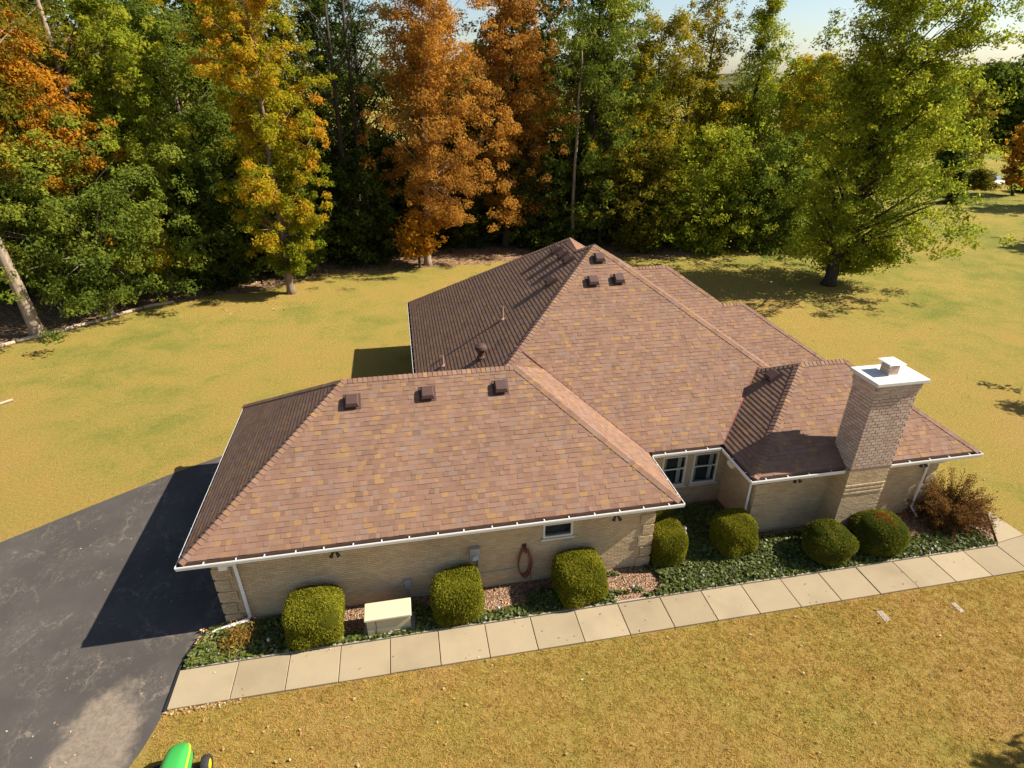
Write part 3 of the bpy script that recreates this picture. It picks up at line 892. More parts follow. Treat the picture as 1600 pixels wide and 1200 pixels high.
# chimney
CX0, CX1, CY0, CY1, CZ = 12.45, 13.80, 12.20, 13.05, 5.44
cm = MB(); cm.box(CX0, CX1, CY0, CY1, 0, CZ); cm.box(CX0-.02, CX1+.02, CY0-.02, CY1+.02, 5.10, CZ); cm.box(CX0-.045, CX1+.045, CY0-.045, CY1+.045, 5.24, CZ-.001)
ch = link('chimney', cm.mesh('chimney'), M['mortar_chimney'], house)
bk = Bricks()
sides = [((CX0, CY0, 0), (1,0,0), (0,-1,0), CX1-CX0), ((CX1, CY0, 0), (0,1,0), (1,0,0), CY1-CY0), ((CX0, CY1, 0), (0,-1,0), (-1,0,0), CY1-CY0), ((CX1, CY1, 0), (-1,0,0), (0,1,0), CX1-CX0)]
cnt = [0]
for i, (O, u, n, wd) in enumerate(sides):
    O = Vector(O); u_ = Vector(u); n_ = Vector(n)
    def keep(b, z, i=i):
        if i == 0 and cnt[0] < 300: cnt[0] += 1; return True
        return False
    bk.wall(O, u, n, wd, 2.66, 5.10, cols=BCH, keep=keep if i == 0 else None, stagger=i % 2, proj=.014, joint=.018, course=.1017)
    bk.wall(O-u_*.02+n_*.02, u, n, wd+.04, 5.10, 5.24, cols=BCH, stagger=i % 2)
    bk.wall(O-u_*.045+n_*.045, u, n, wd+.09, 5.24, 5.43, cols=BCH, stagger=i % 2)
    bk.wall(O, u, n, wd, .0, 2.60, cols=BC, stagger=i % 2)
    bk.mb.frame(O, u_, Vector((0,0,1)), n_, -.012, wd+.012, 2.595, 2.655, -.01, .014, (.26, .19, .14))
    if i == 0:
        for zz in (1.72, 1.86, 2.0):
            bk.wall(O, u, n, wd, zz, zz+.06, cols=[(.52, .40, .26)], proj=.026)
props(link('bricks', bk.mb.mesh('bricks'), M['brick'], ch), kind='stuff')
for (p, u, n, wd, hg, pr, c) in bk.sep:
    mb = MB(); mb.frame(Vector((0,0,0)), u, Vector((0,0,1)), n, 0, wd, 0, hg, -.01, pr, c)
    o = link('brick', mb.mesh('brick'), M['brick'], ch, False); o.location = p - wloc(ch)
sb = MB(); sb.box(12.33, 13.97, 12.08, 13.20, 5.445, 5.56)
bevel(link('chimney_cap', sb.mesh('chimney_cap'), M['cap_concrete'], ch), .02, 2)
fb = MB()
for k in range(4):
    fb.box(12.98, 13.30, 12.52, 12.84, 5.562+.065*k, 5.618+.065*k, BCH[k])
    fb.box(12.99, 13.29, 12.53, 12.83, 5.617+.065*k, 5.628+.065*k, (.5, .45, .4))
link('flue', fb.mesh('flue'), M['brick'], ch)
fc = MB(); fc.box(12.90, 13.38, 12.44, 12.92, 5.90, 5.915)
fc.add([(12.88,12.42,5.90),(13.40,12.42,5.90),(13.40,12.94,5.90),(12.88,12.94,5.90),(13.14,12.68,5.99)], [(0,1,4),(1,2,4),(2,3,4),(3,0,4)])
for a, b in ((12.99, 12.53), (13.29, 12.53), (13.29, 12.83), (12.99, 12.83)): fc.box(a-.012, a+.012, b-.012, b+.012, 5.80, 5.90)
link('flue_cap', fc.mesh('flue_cap'), M['white'], ch)

# ================================================================== THINGS BY THE HOUSE
# utility cabinet
ub = empty('utility_cabinet', (-1.18, 11.35, 0), 'cream metal utility cabinet with a flat lid between two clipped bushes', 'cabinet')
mb = MB(); mb.box(-1.74, -.62, 11.10, 11.58, .0, .56); bevel(link('body', mb.mesh('body'), M['util_dark'], ub), .012)
mb = MB(); mb.box(-1.78, -.58, 11.05, 11.63, .562, .64); bevel(link('lid', mb.mesh('lid'), M['util'], ub), .02)
for x in (-1.5,):
    mb = MB(); mb.box(x-.008, x+.008, 11.094, 11.098, .02, .55); link('seam', mb.mesh('seam'), M['joint'], ub)
mb = MB(); mb.box(-1.05, -.75, 11.088, 11.097, .08, .11); link('handle', mb.mesh('handle'), M['util'], ub)
mb = MB(); mb.box(-1.85, -.5, 10.99, 11.68, .0, .022); link('pad', mb.mesh('pad'), M['edging'], ub)

# garden hose on its hook
hs = empty('garden_hose', (2.62, GY-.12, 0), 'coiled dark red garden hose hanging on the garage wall', 'hose')
mb = MB(); rh_ = random.Random(4)
for k in range(6):
    pts = []
    o1, o2 = rh_.uniform(-.02, .02), rh_.uniform(.0, .08); wd = .17 + rh_.uniform(-.02, .03)
    for j in range(25):
        a = 2*math.pi*j/24
        zz = .86 + (.52 if math.cos(a) > 0 else .50+o2)*math.cos(a)
        pts.append((2.62+o1+wd*math.sin(a)*(1-.25*max(0, math.cos(a))), GY-.05-.03*k*.6, zz))
    mb.tube(pts, .016, 6)
mb.tube([(2.76, GY-.12, .6), (2.80, GY-.16, .3), (2.72, GY-.22, .12), (2.50, GY-.3, .05), (2.6, GY-.45, .04), (2.85, GY-.4, .04)], .016, 6)
link('coil', mb.mesh('coil', True), M['hose'], hs)
mb = MB(); mb.box(2.59, 2.65, GY-.20, GY-.012, 1.30, 1.335); mb.box(2.59, 2.65, GY-.215, GY-.20, 1.30, 1.42); mb.box(2.56, 2.68, GY-.03, GY-.012, 1.22, 1.46)
link('hook', mb.mesh('hook'), M['bracket'], hs)

# statuette in the shaded court
st = empty('garden_statuette', (7.62, 12.55, 0), 'small weathered stone figure standing in the shaded court', 'statue')
mb = MB(); mb.lathe([(.17, 0), (.17, .05), (.12, .08), (.11, .26), (.15, .30), (.15, .34)], (7.62, 12.55, .02), 14); link('pedestal', mb.mesh('pedestal'), M['stone'], st)
mb = MB(); mb.lathe([(.11, 0), (.12, .08), (.09, .22), (.105, .33), (.07, .40), (.035, .43), (.06, .47), (.07, .53), (.055, .59), (.01, .62)], (7.62, 12.55, .36), 14); link('figure', mb.mesh('figure', True), M['stone'], st)

# small path lights in the bed
for (x, y), lb in zip(((1.72, 11.18), (5.55, 11.22), (-4.2, 11.25)), ('small pale path light in the ivy between the hose and the walk', 'small pale path light in bare mulch right of the third bush', 'small pale path light among ivy at the driveway end')):
    e = empty('path_light', (x, y, 0), lb, 'garden light', 'path lights in the bed')
    mb = MB(); mb.lathe([(.012, 0), (.012, .20)], (x, y, .02), 8); link('stake', mb.mesh('stake'), M['bracket'], e)
    mb = MB(); mb.lathe([(.03, .20), (.035, .22), (.04, .26), (.025, .285), (.005, .29)], (x, y, .02), 10); link('lens', mb.mesh('lens'), M['lens'], e)

# flat stones let into the front lawn
for (x, y, a, b), lb in zip(((11.94, 9.21, .20, .36), (14.16, 9.10, .16, .34)), ('worn flat cover stone sunk in the front lawn nearer the chimney', 'pale flat cover stone sunk in the front lawn farther right')):
    mb = MB(); mb.box(x-a/2, x+a/2, y-b/2, y+b/2, -.05, .018)
    props(bevel(link('cover_stone', mb.mesh('cover_stone'), M['stone']), .02, 2), lb, 'stone', 'cover stones in the lawn')

# fallen logs edging the wood, a pole on the lawn
LG = [(-22.6, 32.5), (-21.1, 34.0), (-19.6, 35.05), (-17.9, 36.7), (-16.2, 38.45), (-14.6, 39.3)]
LGL = ['timber edging log at the left end of the row by the wood', 'timber edging log just in front of the big bare trunk', 'timber edging log right of the big bare trunk', 'timber edging log in the middle of the row by the wood', 'timber edging log at the right end of the row by the wood']
for (a, b), lb in zip(zip(LG[:-1], LG[1:]), LGL):
    mb = MB(); A = Vector((*a, .10)); B = Vector((*b, .10))
    mb.tube([A.lerp(B, .02), A.lerp(B, .35)+Vector((.03, .05, .01)), A.lerp(B, .7)+Vector((-.03, -.03, 0)), A.lerp(B, .98)], [.12, .115, .105, .09], 8)
    props(link('edging_log', mb.mesh('edging_log', True), M['timber']), lb, 'log', 'timber edging by the wood')
mb = MB(); mb.tube([(-19.6, 25.0, .07), (-18.6, 26.0, .08), (-17.75, 26.85, .07)], [.07, .065, .055], 8)
props(link('wooden_pole', mb.mesh('wooden_pole'), M['timber']), 'pale wooden pole lying on the left lawn', 'pole')

# lawn tractor at the bottom edge
tr = empty('lawn_tractor', (-5.38, 7.55, 0), 'green and yellow lawn tractor parked on the lawn by the driveway', 'tractor', rz=R(3))
def tpart(name, mb, mat, parent=tr, sm=False, bv=0):
    o = link(name, mb.mesh(name, sm), mat, parent, False)
    if bv: bevel(o, bv, 3)
    return o
hood = MB()     # local: +y forward; hood lofted from sections
secs = [(.02,.27,.46,.80),(.25,.27,.45,.82),(.55,.262,.44,.80),(.80,.245,.42,.755),(.95,.21,.42,.70),(1.04,.15,.44,.63),(1.07,.08,.48,.57)]
n_ = 14
for y, hw, zb, zt in secs:
    for j in range(n_):
        a = math.pi*j/(n_-1)
        cx = math.copysign(abs(math.cos(a))**.55, math.cos(a)); sz = abs(math.sin(a))**.55
        hood.v.append((hw*cx, y, zb+(zt-zb)*sz))
for i in range(len(secs)-1):
    for j in range(n_-1): hood.f.append((i*n_+j, i*n_+j+1, (i+1)*n_+j+1, (i+1)*n_+j)); hood.c.append((1,1,1))
hood.f.append(tuple(range((len(secs)-1)*n_, len(secs)*n_))); hood.c.append((1,1,1))
tpart('hood', hood, M['tgreen'], sm=True)
for s_ in (-1, 1):
    q = MB(); pts = []
    for y, hw, zb, zt in secs[:-1]:
        pts.append((s_*(hw*.905+.006), y, zb+(zt-zb)*.66))
    q.tube(pts, [.018, .02, .02, .018, .016, .012], 6); tpart('stripe', q, M['tyellow'])
q = MB(); q.box(-.13, .13, 1.02, 1.085, .36, .50); tpart('grille', q, M['tblack'], bv=.01)
for s_ in (-1, 1):
    q = MB(); q.tube([(s_*.085, .98, .50), (s_*.08, 1.045, .495)], [.04, .035], 10); tpart('headlight', q, M['lens'])
q = MB(); q.box(-.2, .2, -.9, 1.0, .24, .40); tpart('chassis', q, M['tblack'], bv=.02)
q = MB(); q.box(-.27, .27, -.10, .06, .42, .88); tpart('dash', q, M['tblack'], bv=.04)
def wheel(x, y, r, wd, hub):
    s_ = 1 if x > 0 else -1
    e = MB(); prof = [(-wd/2, r*.6), (-wd/2, r*.9), (-wd*.36, r), (wd*.36, r), (wd/2, r*.9), (wd/2, r*.6)]
    n = 24; V_ = []; F_ = []
    for a, rr in prof:
        for j in range(n):
            t = 2*math.pi*j/n; V_.append((x+a, y+rr*math.cos(t), r+rr*math.sin(t)))
    for i in range(len(prof)-1):
        for j in range(n): F_.append((i*n+j, i*n+(j+1) % n, (i+1)*n+(j+1) % n, (i+1)*n+j))
    e.add(V_, F_); wo_ = tpart('wheel', e, M['rubber'], sm=True)
    h = MB(); h.tube([(x-wd*.42, y, r), (x+wd*.30*s_+wd*.1*s_, y, r), (x+s_*wd*.44, y, r)], [r*.61, r*.61, r*.42], 20); o = link('rim', h.mesh('rim'), M['tyellow'], wo_, False)
    h = MB(); h.tube([(x+s_*wd*.40, y, r), (x+s_*wd*.56, y, r)], [r*.2, r*.17], 12); link('hub', h.mesh('hub'), M['tyellow'], wo_, False)
for s_ in (-1, 1):
    wheel(s_*.47, .72, .20, .16, 0); wheel(s_*.46, -.62, .28, .24, 0)
q = MB(); q.tube([(-.42, .72, .20), (.42, .72, .20)], .03, 8); tpart('front_axle', q, M['tblack'])
for s_ in (-1, 1):
    q = MB(); pts = []
    for j in range(9):
        a = math.pi*j/8; pts += [(s_*.30, -.62+.36*math.cos(a), .28+.34*math.sin(a)), (s_*.62, -.62+.36*math.cos(a), .28+.34*math.sin(a))]
    q.add(pts, [(2*j, 2*j+1, 2*j+3, 2*j+2) for j in range(8)]); o = tpart('fender', q, M['tgreen'])
    sd = o.modifiers.new('solid', 'SOLIDIFY'); sd.thickness = .02
q = MB(); q.box(-.26, .26, -.85, -.42, .58, .68); tpart('seat', q, M['tyellow'], bv=.04)
q = MB(); q.box(-.25, .25, -.92, -.84, .62, .98); tpart('seat_back', q, M['tyellow'], bv=.04)
q = MB(); q.tube([(.17*math.cos(2*math.pi*j/20), -.12+.16*math.sin(2*math.pi*j/20), .98+.07*math.sin(2*math.pi*j/20)) for j in range(21)], .016, 8)
q.tube([(0, -.06, .84), (0, -.12, .98)], .02, 8); q.tube([(-.17, -.12, .98), (.17, -.12, .98)], .012, 6); tpart('steering_wheel', q, M['tblack'])
q = MB(); q.box(-.58, .58, -.25, .42, .10, .26); tpart('mower_deck', q, M['tgreen'], bv=.05)

# ================================================================== PLANTS
def leafquads(P, N, size, rg, v, asp=.55):
    """diamond leaves: centres P, normals N, sizes; returns V,F,v"""
    n = len(P)
    r = rg.normal(size=(n, 3)); t = np.cross(N, r); t /= np.linalg.norm(t, axis=1, keepdims=True)+1e-9
    b = np.cross(N, t)
    s = size[:, None]
    V = np.empty((n, 4, 3), np.float32)
    V[:, 0] = P - t*s*.55; V[:, 1] = P + b*s*asp*.5 - t*s*.05 + N*s*.08; V[:, 2] = P + t*s*.6; V[:, 3] = P - b*s*asp*.5 - t*s*.05 + N*s*.08
    F = np.arange(n*4).reshape(n, 4)
    return V.reshape(-1, 3), F, v

def unit(a): return a/(np.linalg.norm(a, axis=1, keepdims=True)+1e-9)

def crown(seed, rx, ry, rz, n, leaf, shape='oval', clumps=None, fill=.5, vtop=.0):
    """crown around the origin, grown on limbs; returns mesh and limbs (base, tip)"""
    rg = np.random.default_rng(seed)
    nl = clumps or int(24 + 5*rx + 2.2*rz)
    zt = np.clip(-1 + 2*((np.arange(nl)+rg.uniform(0, 1, nl))/nl)**.92, -1, 1)
    az = np.arange(nl)*2.39996 + rg.normal(size=nl)*.45
    if shape == 'cone': wz = np.clip(1.02*(1-(zt+1)/2)**.8 + .08, 0, 1.05)
    elif shape == 'column': wz = np.clip((1-np.abs(zt)**3.2), 0, 1)**.5
    elif shape == 'low': wz = np.clip(1-np.abs(zt*.5+.5)**2.2, 0, 1)**.5
    elif shape == 'shade': wz = np.clip(np.where(zt < -.55, (zt+1.12)/.57, 1-.22*(zt+.55)/1.55), .2, 1)
    else: wz = np.sqrt(np.clip(1-(zt*.96)**2, 0, 1))
    # two or three low-frequency swells make the outline uneven
    sw = 1 + .13*np.sin(az*2+seed) + .15*np.sin(zt*5+az+seed*1.7) + .10*np.sin(zt*11+2*az)
    tr = np.clip(wz*sw*rg.uniform(.62, 1.10, nl), .12, 1.25)
    T = np.stack([np.cos(az)*tr*rx, np.sin(az)*tr*ry, zt*rz], 1)
    zb = np.clip(T[:, 2] - tr*rx*rg.uniform(.45, 1.25, nl), -rz*1.02, rz)
    B = np.stack([np.zeros(nl), np.zeros(nl), zb], 1)
    C = []; R_ = []; LV = []
    lv = rg.uniform(0, 1, nl)
    k = max(.55, min(rx, 4.6)*.19)
    for q in range(nl):
        m_ = rg.integers(9, 15)
        t = rg.uniform(.30, 1.06, m_)
        side = rg.normal(size=(m_, 3))*np.array([.21, .21, .20])*rx*(.35+.65*t)[:, None]*tr[q]
        p = B[q] + (T[q]-B[q])*t[:, None] + side
        p[:, 2] -= .10*rx*tr[q]*t**2
        C.append(p); R_.append(rg.uniform(.35, 1.0, m_)*k*(1.12-.35*t)); LV.append(np.full(m_, lv[q]))
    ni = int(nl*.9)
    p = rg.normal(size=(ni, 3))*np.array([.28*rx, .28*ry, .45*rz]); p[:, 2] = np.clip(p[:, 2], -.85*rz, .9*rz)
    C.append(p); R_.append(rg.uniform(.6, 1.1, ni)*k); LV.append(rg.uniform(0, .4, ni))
    C = np.concatenate(C); R_ = np.concatenate(R_); LV = np.concatenate(LV)
    nc = len(C)
    wgt = R_**1.8*rg.uniform(.5, 1.5, nc); per = rg.multinomial(n, wgt/wgt.sum())
    idx = np.repeat(np.arange(nc), per)
    dd = unit(rg.normal(size=(n, 3)))*(rg.uniform(0, 1, n)**.55)[:, None]
    P = C[idx] + dd*R_[idx][:, None]*np.array([1.12, 1.12, .80])
    rad2 = dd[:, 0]**2+dd[:, 1]**2
    P[:, 2] -= .25*R_[idx]*rad2
    out = unit(C*np.array([1/rx, 1/ry, .6/rz])+1e-6)[idx]
    N = unit(.5*out + .55*dd + np.array([0, 0, .5]) + rg.normal(size=(n, 3))*.62)
    size = leaf*rg.uniform(.55, 1.4, n)
    cv = rg.uniform(0, 1, nc)
    zn = np.clip((P[:, 2]/rz+1)/2, 0, 1)
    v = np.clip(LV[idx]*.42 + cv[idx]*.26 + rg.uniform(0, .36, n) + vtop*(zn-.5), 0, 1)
    V, F, v = leafquads(P, N, size, rg, v)
    return npmesh('crown', V, F, {'v': v}), (B, T)

def trunk(seed, hgt, r0, limbs, zc, nlimb=99, lean=(0, 0), low=.1):
    rg = random.Random(seed); mb = MB()
    pts = []; rad = []
    for i in range(9):
        t = i/8
        pts.append((lean[0]*t+rg.uniform(-.12, .12)*t*2, lean[1]*t+rg.uniform(-.12, .12)*t*2, hgt*t - (.15 if i == 0 else 0)))
        rad.append(r0*(1-.86*t)*(1.45 if i == 0 else 1))
    mid = Vector(pts[0]).lerp(Vector(pts[1]), .25)
    pts.insert(1, tuple(mid)); rad.insert(1, r0*1.02)
    mb.tube(pts, rad, 9)
    B, T = limbs
    for b, t_ in zip(B, T):
        e = Vector((float(t_[0])+lean[0], float(t_[1])+lean[1], float(t_[2])+zc))
        zz = min(max(hgt*low+.6, float(b[2])+zc), hgt*.97)
        f = zz/hgt; s_ = Vector((lean[0]*f, lean[1]*f, zz))
        L = (e-s_).length
        m_ = s_.lerp(e, .5) + Vector((rg.uniform(-.06, .06)*L, rg.uniform(-.06, .06)*L, .07*L))
        rr = min(.11, max(.018, r0*(1-.86*f)*.36))
        e = m_.lerp(e, .62)
        mb.tube([s_, s_.lerp(m_, .6), m_, m_.lerp(e, .6), e], [rr, rr*.75, rr*.5, rr*.3, rr*.1], 5, False)
    return mb.mesh('trunk', True)

TREE_PROTO = {}
def tree(name, label, x, y, zc, rx, rz, pal, n, leaf=.24, shape='oval', r0=.25, bark='bark', seed=1, group=None, cat='tree', nl=16, fill=.5, vtop=.0, ry=None, dx=0, dy=0, clumps=None, low=.25, htop=None):
    """zc: height of the crown's centre; dx,dy: crown offset from the trunk foot"""
    e = empty(name, (x, y, 0), label, cat, group)
    cm_, C = crown(seed, rx, ry or rx, rz, n, leaf, shape, clumps, fill, vtop)
    tm = trunk(seed+7, htop or (zc + rz*.75), r0, C, zc, nl, (dx, dy), low)
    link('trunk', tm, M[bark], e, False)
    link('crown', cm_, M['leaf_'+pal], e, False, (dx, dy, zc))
    TREE_PROTO[name + str(seed)] = (e, tm, cm_)
    return e

def tree_copy(src, label, x, y, s=1.0, rz=0.0, sz=None, pal=None, group=None):
    e = src.copy(); COL.objects.link(e); e.location = (x, y, 0); e.rotation_euler = (0, 0, rz); e.scale = (s, s, sz or s)
    e['label'] = label
    if group: e['group'] = group
    for ch_ in src.children:
        c = ch_.copy(); COL.objects.link(c); c.parent = e
        if pal and ch_.name.startswith('crown'):
            c.material_slots[0].link = 'OBJECT'; c.material_slots[0].material = M['leaf_'+pal]
    return e

# ---- trees one can tell apart, left to right
tree('oak_tree', 'tall tree with a thick bare pale trunk at the left edge of the lawn', -20.4, 34.9, 17.0, 6.0, 5.5, 'olive', 25984, 0.183, r0=.34, bark='bark_light', seed=101, nl=18, dx=-.8, low=.5)
tree('maple_tree', 'bright orange maple crown at the left edge of the wood', -18.9, 38.5, 11.4, 3.2, 4.0, 'orange', 32480, 0.162, seed=102, r0=.22, vtop=.1)
tree('broadleaf_tree', 'low spreading green tree behind the bare pale trunk', -18.0, 38.4, 6.3, 5.6, 4.9, 'green', 64960, 0.169, seed=103, r0=.24, vtop=.2, fill=.42)
tree('broadleaf_tree', 'olive crown in the upper left corner above the orange maple', -20.5, 44.0, 15.6, 4.6, 5.0, 'olive', 27608, 0.183, seed=104, r0=.3)
tree('broadleaf_tree', 'yellow-green crown right of the leftmost orange maple', -15.3, 41.5, 11.6, 3.1, 5.2, 'bright', 32480, 0.169, seed=105, r0=.22, shape='column')
tree('broadleaf_tree', 'dark green tree left of the yellow-orange lawn maple', -13.2, 44.6, 8.8, 4.7, 8.4, 'green', 55216, 0.176, 'column', seed=106, r0=.26)
tree('maple_tree', 'yellow and orange maple on a slim trunk at the lawn edge', -7.55, 39.9, 10.2, 3.15, 8.2, 'maple', 68208, 0.155, 'column', seed=107, r0=.26, bark='bark', vtop=.35, nl=22, dx=.3, fill=.45, low=.2)
tree('broadleaf_tree', 'tall golden olive crown behind the yellow-orange lawn maple', -10.8, 49.0, 15.2, 3.4, 6.2, 'olive', 27608, 0.190, seed=108, r0=.3, vtop=.3)
tree('broadleaf_tree', 'tall dark tree with open branches between maple and rust oak', -2.2, 51.0, 13.2, 4.2, 8.2, 'dark', 21112, 0.190, seed=109, r0=.34, bark='bark_dark', nl=30, fill=.6)
tree('oak_tree', 'rust-orange oak on a straight trunk at the wood edge, nearer of two', 1.8, 44.9, 11.7, 4.3, 8.4, 'rust', 68208, 0.162, 'column', seed=110, r0=.27, bark='bark_light', vtop=.1, dx=.9, nl=22, fill=.45, low=.3)
tree('oak_tree', 'rust-orange oak behind the house ridge, right of the other rust oak', 8.6, 49.0, 11.4, 4.1, 9.2, 'rust', 55216, 0.176, 'column', seed=111, r0=.28, bark='bark_dark', dx=.6, nl=18, fill=.45)
tree('broadleaf_tree', 'tall dense dark green tree behind the peak of the roof', 15.8, 49.5, 11.6, 4.9, 11.0, 'green', 58464, 0.190, 'column', seed=112, r0=.32, bark='bark_dark', fill=.45)
tree('broadleaf_tree', 'broad yellow-green tree right of the tall dark green one', 21.6, 51.0, 9.0, 5.4, 8.6, 'yellow', 64960, 0.183, 'oval', seed=113, r0=.28, fill=.5, bark='bark_dark')
tree('poplar_tree', 'slender tall golden tree with thin airy crown against the sky', 26.4, 52.0, 13.4, 2.2, 7.4, 'yellow', 16800, 0.169, 'oval', seed=114, r0=.2, bark='bark_dark', nl=26, fill=.6)
tree('conifer_tree', 'pointed green tree standing against the sky, left of the big shade tree', 29.9, 50.0, 11.4, 3.9, 8.6, 'bright', 30856, 0.176, 'cone', seed=115, r0=.24, bark='bark_dark', fill=.45)
tree('broadleaf_tree', 'yellow-topped tree just left of the big shade tree', 34.8, 49.0, 8.2, 4.2, 6.6, 'yellow', 42224, 0.183, 'oval', seed=116, r0=.22, bark='bark_dark', vtop=.3)
tree('shade_tree', 'big rounded green shade tree standing alone on the right lawn', 28.9, 34.9, 10.4, 5.15, 9.2, 'bright', 106000, 0.176, 'shade', seed=117, r0=.42, bark='bark_dark', nl=34, dx=1.3, dy=.3, vtop=.0, low=.10, clumps=120)
# ---- lower growth along the edge of the wood
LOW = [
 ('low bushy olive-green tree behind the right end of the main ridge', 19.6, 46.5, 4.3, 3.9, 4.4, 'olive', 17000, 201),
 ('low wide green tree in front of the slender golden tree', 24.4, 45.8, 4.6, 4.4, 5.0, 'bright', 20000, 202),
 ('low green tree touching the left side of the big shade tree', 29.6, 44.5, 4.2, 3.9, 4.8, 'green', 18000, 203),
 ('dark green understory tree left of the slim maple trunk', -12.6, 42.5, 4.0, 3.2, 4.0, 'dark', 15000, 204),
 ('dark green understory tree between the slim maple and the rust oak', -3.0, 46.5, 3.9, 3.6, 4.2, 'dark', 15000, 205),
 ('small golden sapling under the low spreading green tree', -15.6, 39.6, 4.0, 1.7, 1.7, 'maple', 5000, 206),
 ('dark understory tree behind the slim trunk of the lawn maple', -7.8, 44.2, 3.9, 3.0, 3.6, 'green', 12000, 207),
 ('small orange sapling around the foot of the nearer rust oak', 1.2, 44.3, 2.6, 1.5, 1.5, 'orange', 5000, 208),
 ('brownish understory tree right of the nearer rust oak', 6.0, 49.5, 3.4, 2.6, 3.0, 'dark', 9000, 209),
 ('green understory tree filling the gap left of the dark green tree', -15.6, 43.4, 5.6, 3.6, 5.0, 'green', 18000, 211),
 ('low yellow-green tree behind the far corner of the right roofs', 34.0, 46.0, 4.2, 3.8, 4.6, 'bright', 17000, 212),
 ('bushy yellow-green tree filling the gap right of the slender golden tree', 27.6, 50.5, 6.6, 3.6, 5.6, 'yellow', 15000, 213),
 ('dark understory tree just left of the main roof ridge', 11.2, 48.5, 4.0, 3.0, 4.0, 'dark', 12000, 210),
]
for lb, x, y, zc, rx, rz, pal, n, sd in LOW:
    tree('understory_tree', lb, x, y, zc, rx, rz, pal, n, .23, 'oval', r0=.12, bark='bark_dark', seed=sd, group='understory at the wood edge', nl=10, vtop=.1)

# ---- rows of wood behind, copies that nothing tells apart
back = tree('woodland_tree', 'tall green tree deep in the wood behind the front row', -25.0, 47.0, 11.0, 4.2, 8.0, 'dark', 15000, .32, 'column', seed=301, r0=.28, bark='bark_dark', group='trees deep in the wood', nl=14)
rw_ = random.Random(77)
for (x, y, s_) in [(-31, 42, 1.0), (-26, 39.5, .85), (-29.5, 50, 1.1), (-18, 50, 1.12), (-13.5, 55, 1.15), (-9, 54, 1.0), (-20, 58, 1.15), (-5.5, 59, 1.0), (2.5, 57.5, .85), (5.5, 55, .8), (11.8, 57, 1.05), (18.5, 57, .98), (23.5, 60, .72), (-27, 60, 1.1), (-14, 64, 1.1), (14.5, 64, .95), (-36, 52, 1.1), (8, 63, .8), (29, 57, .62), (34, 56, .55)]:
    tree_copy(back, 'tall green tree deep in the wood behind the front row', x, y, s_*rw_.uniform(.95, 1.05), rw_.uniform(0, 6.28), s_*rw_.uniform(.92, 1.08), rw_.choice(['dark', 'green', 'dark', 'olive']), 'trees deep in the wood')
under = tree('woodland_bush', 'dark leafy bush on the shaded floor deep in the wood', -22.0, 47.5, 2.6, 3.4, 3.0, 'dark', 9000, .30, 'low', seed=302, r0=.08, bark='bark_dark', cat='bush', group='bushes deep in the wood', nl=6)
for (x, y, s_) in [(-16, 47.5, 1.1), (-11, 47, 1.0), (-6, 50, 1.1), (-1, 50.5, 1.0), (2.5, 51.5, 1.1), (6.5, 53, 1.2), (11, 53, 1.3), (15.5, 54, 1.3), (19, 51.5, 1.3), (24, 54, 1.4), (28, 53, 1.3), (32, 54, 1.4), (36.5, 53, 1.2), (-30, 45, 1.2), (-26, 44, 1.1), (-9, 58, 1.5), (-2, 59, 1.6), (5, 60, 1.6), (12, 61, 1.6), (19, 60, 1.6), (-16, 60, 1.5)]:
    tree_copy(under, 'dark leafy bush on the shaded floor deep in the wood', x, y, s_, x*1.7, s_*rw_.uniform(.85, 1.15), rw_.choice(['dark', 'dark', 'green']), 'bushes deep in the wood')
# bare-looking dark trunks seen between the crowns
for (x, y, h, r_), lb in zip([(-3.6, 46.5, 17, .20), (-2.5, 47.5, 18, .17), (14.0, 47.5, 16, .13), (16.5, 47.8, 16, .16), (24.0, 50, 14, .16), (-17.6, 40.6, 19, .24)],
        ['thicker of the two dark straight trunks between maple and rust oak', 'slimmer dark trunk right beside the thicker one, left of the rust oak', 'thin pale trunk left of the tall dense green tree', 'dark trunk inside the tall dense green tree', 'dark trunk below the slender golden tree', 'pale bare trunk rising above the leftmost orange maple']):
    e = empty('bare_tree', (x, y, 0), lb, 'tree')
    mb = MB(); rg_ = random.Random(int(x*10)); pts = [(rg_.uniform(-.1, .1), rg_.uniform(-.1, .1), h*i/7 - (.1 if i == 0 else 0)) for i in range(8)]
    mb.tube(pts, [r_*(1.2-.8*i/7) for i in range(8)], 8)
    link('trunk', mb.mesh('trunk', True), M['bark_light' if 'pale' in lb else 'bark_dark'], e, False)
    mb = MB()
    for k in range(9):
        a = rg_.uniform(0, 6.28); z = h*rg_.uniform(.45, .95); L = rg_.uniform(1, 2.6)
        mb.tube([(0, 0, z), (L*.5*math.cos(a), L*.5*math.sin(a), z+L*.5), (L*math.cos(a), L*math.sin(a), z+L*1.1)], [r_*.35, r_*.22, r_*.08], 5, False)
    link('branches', mb.mesh('branches'), M['bark_dark'], e, False)

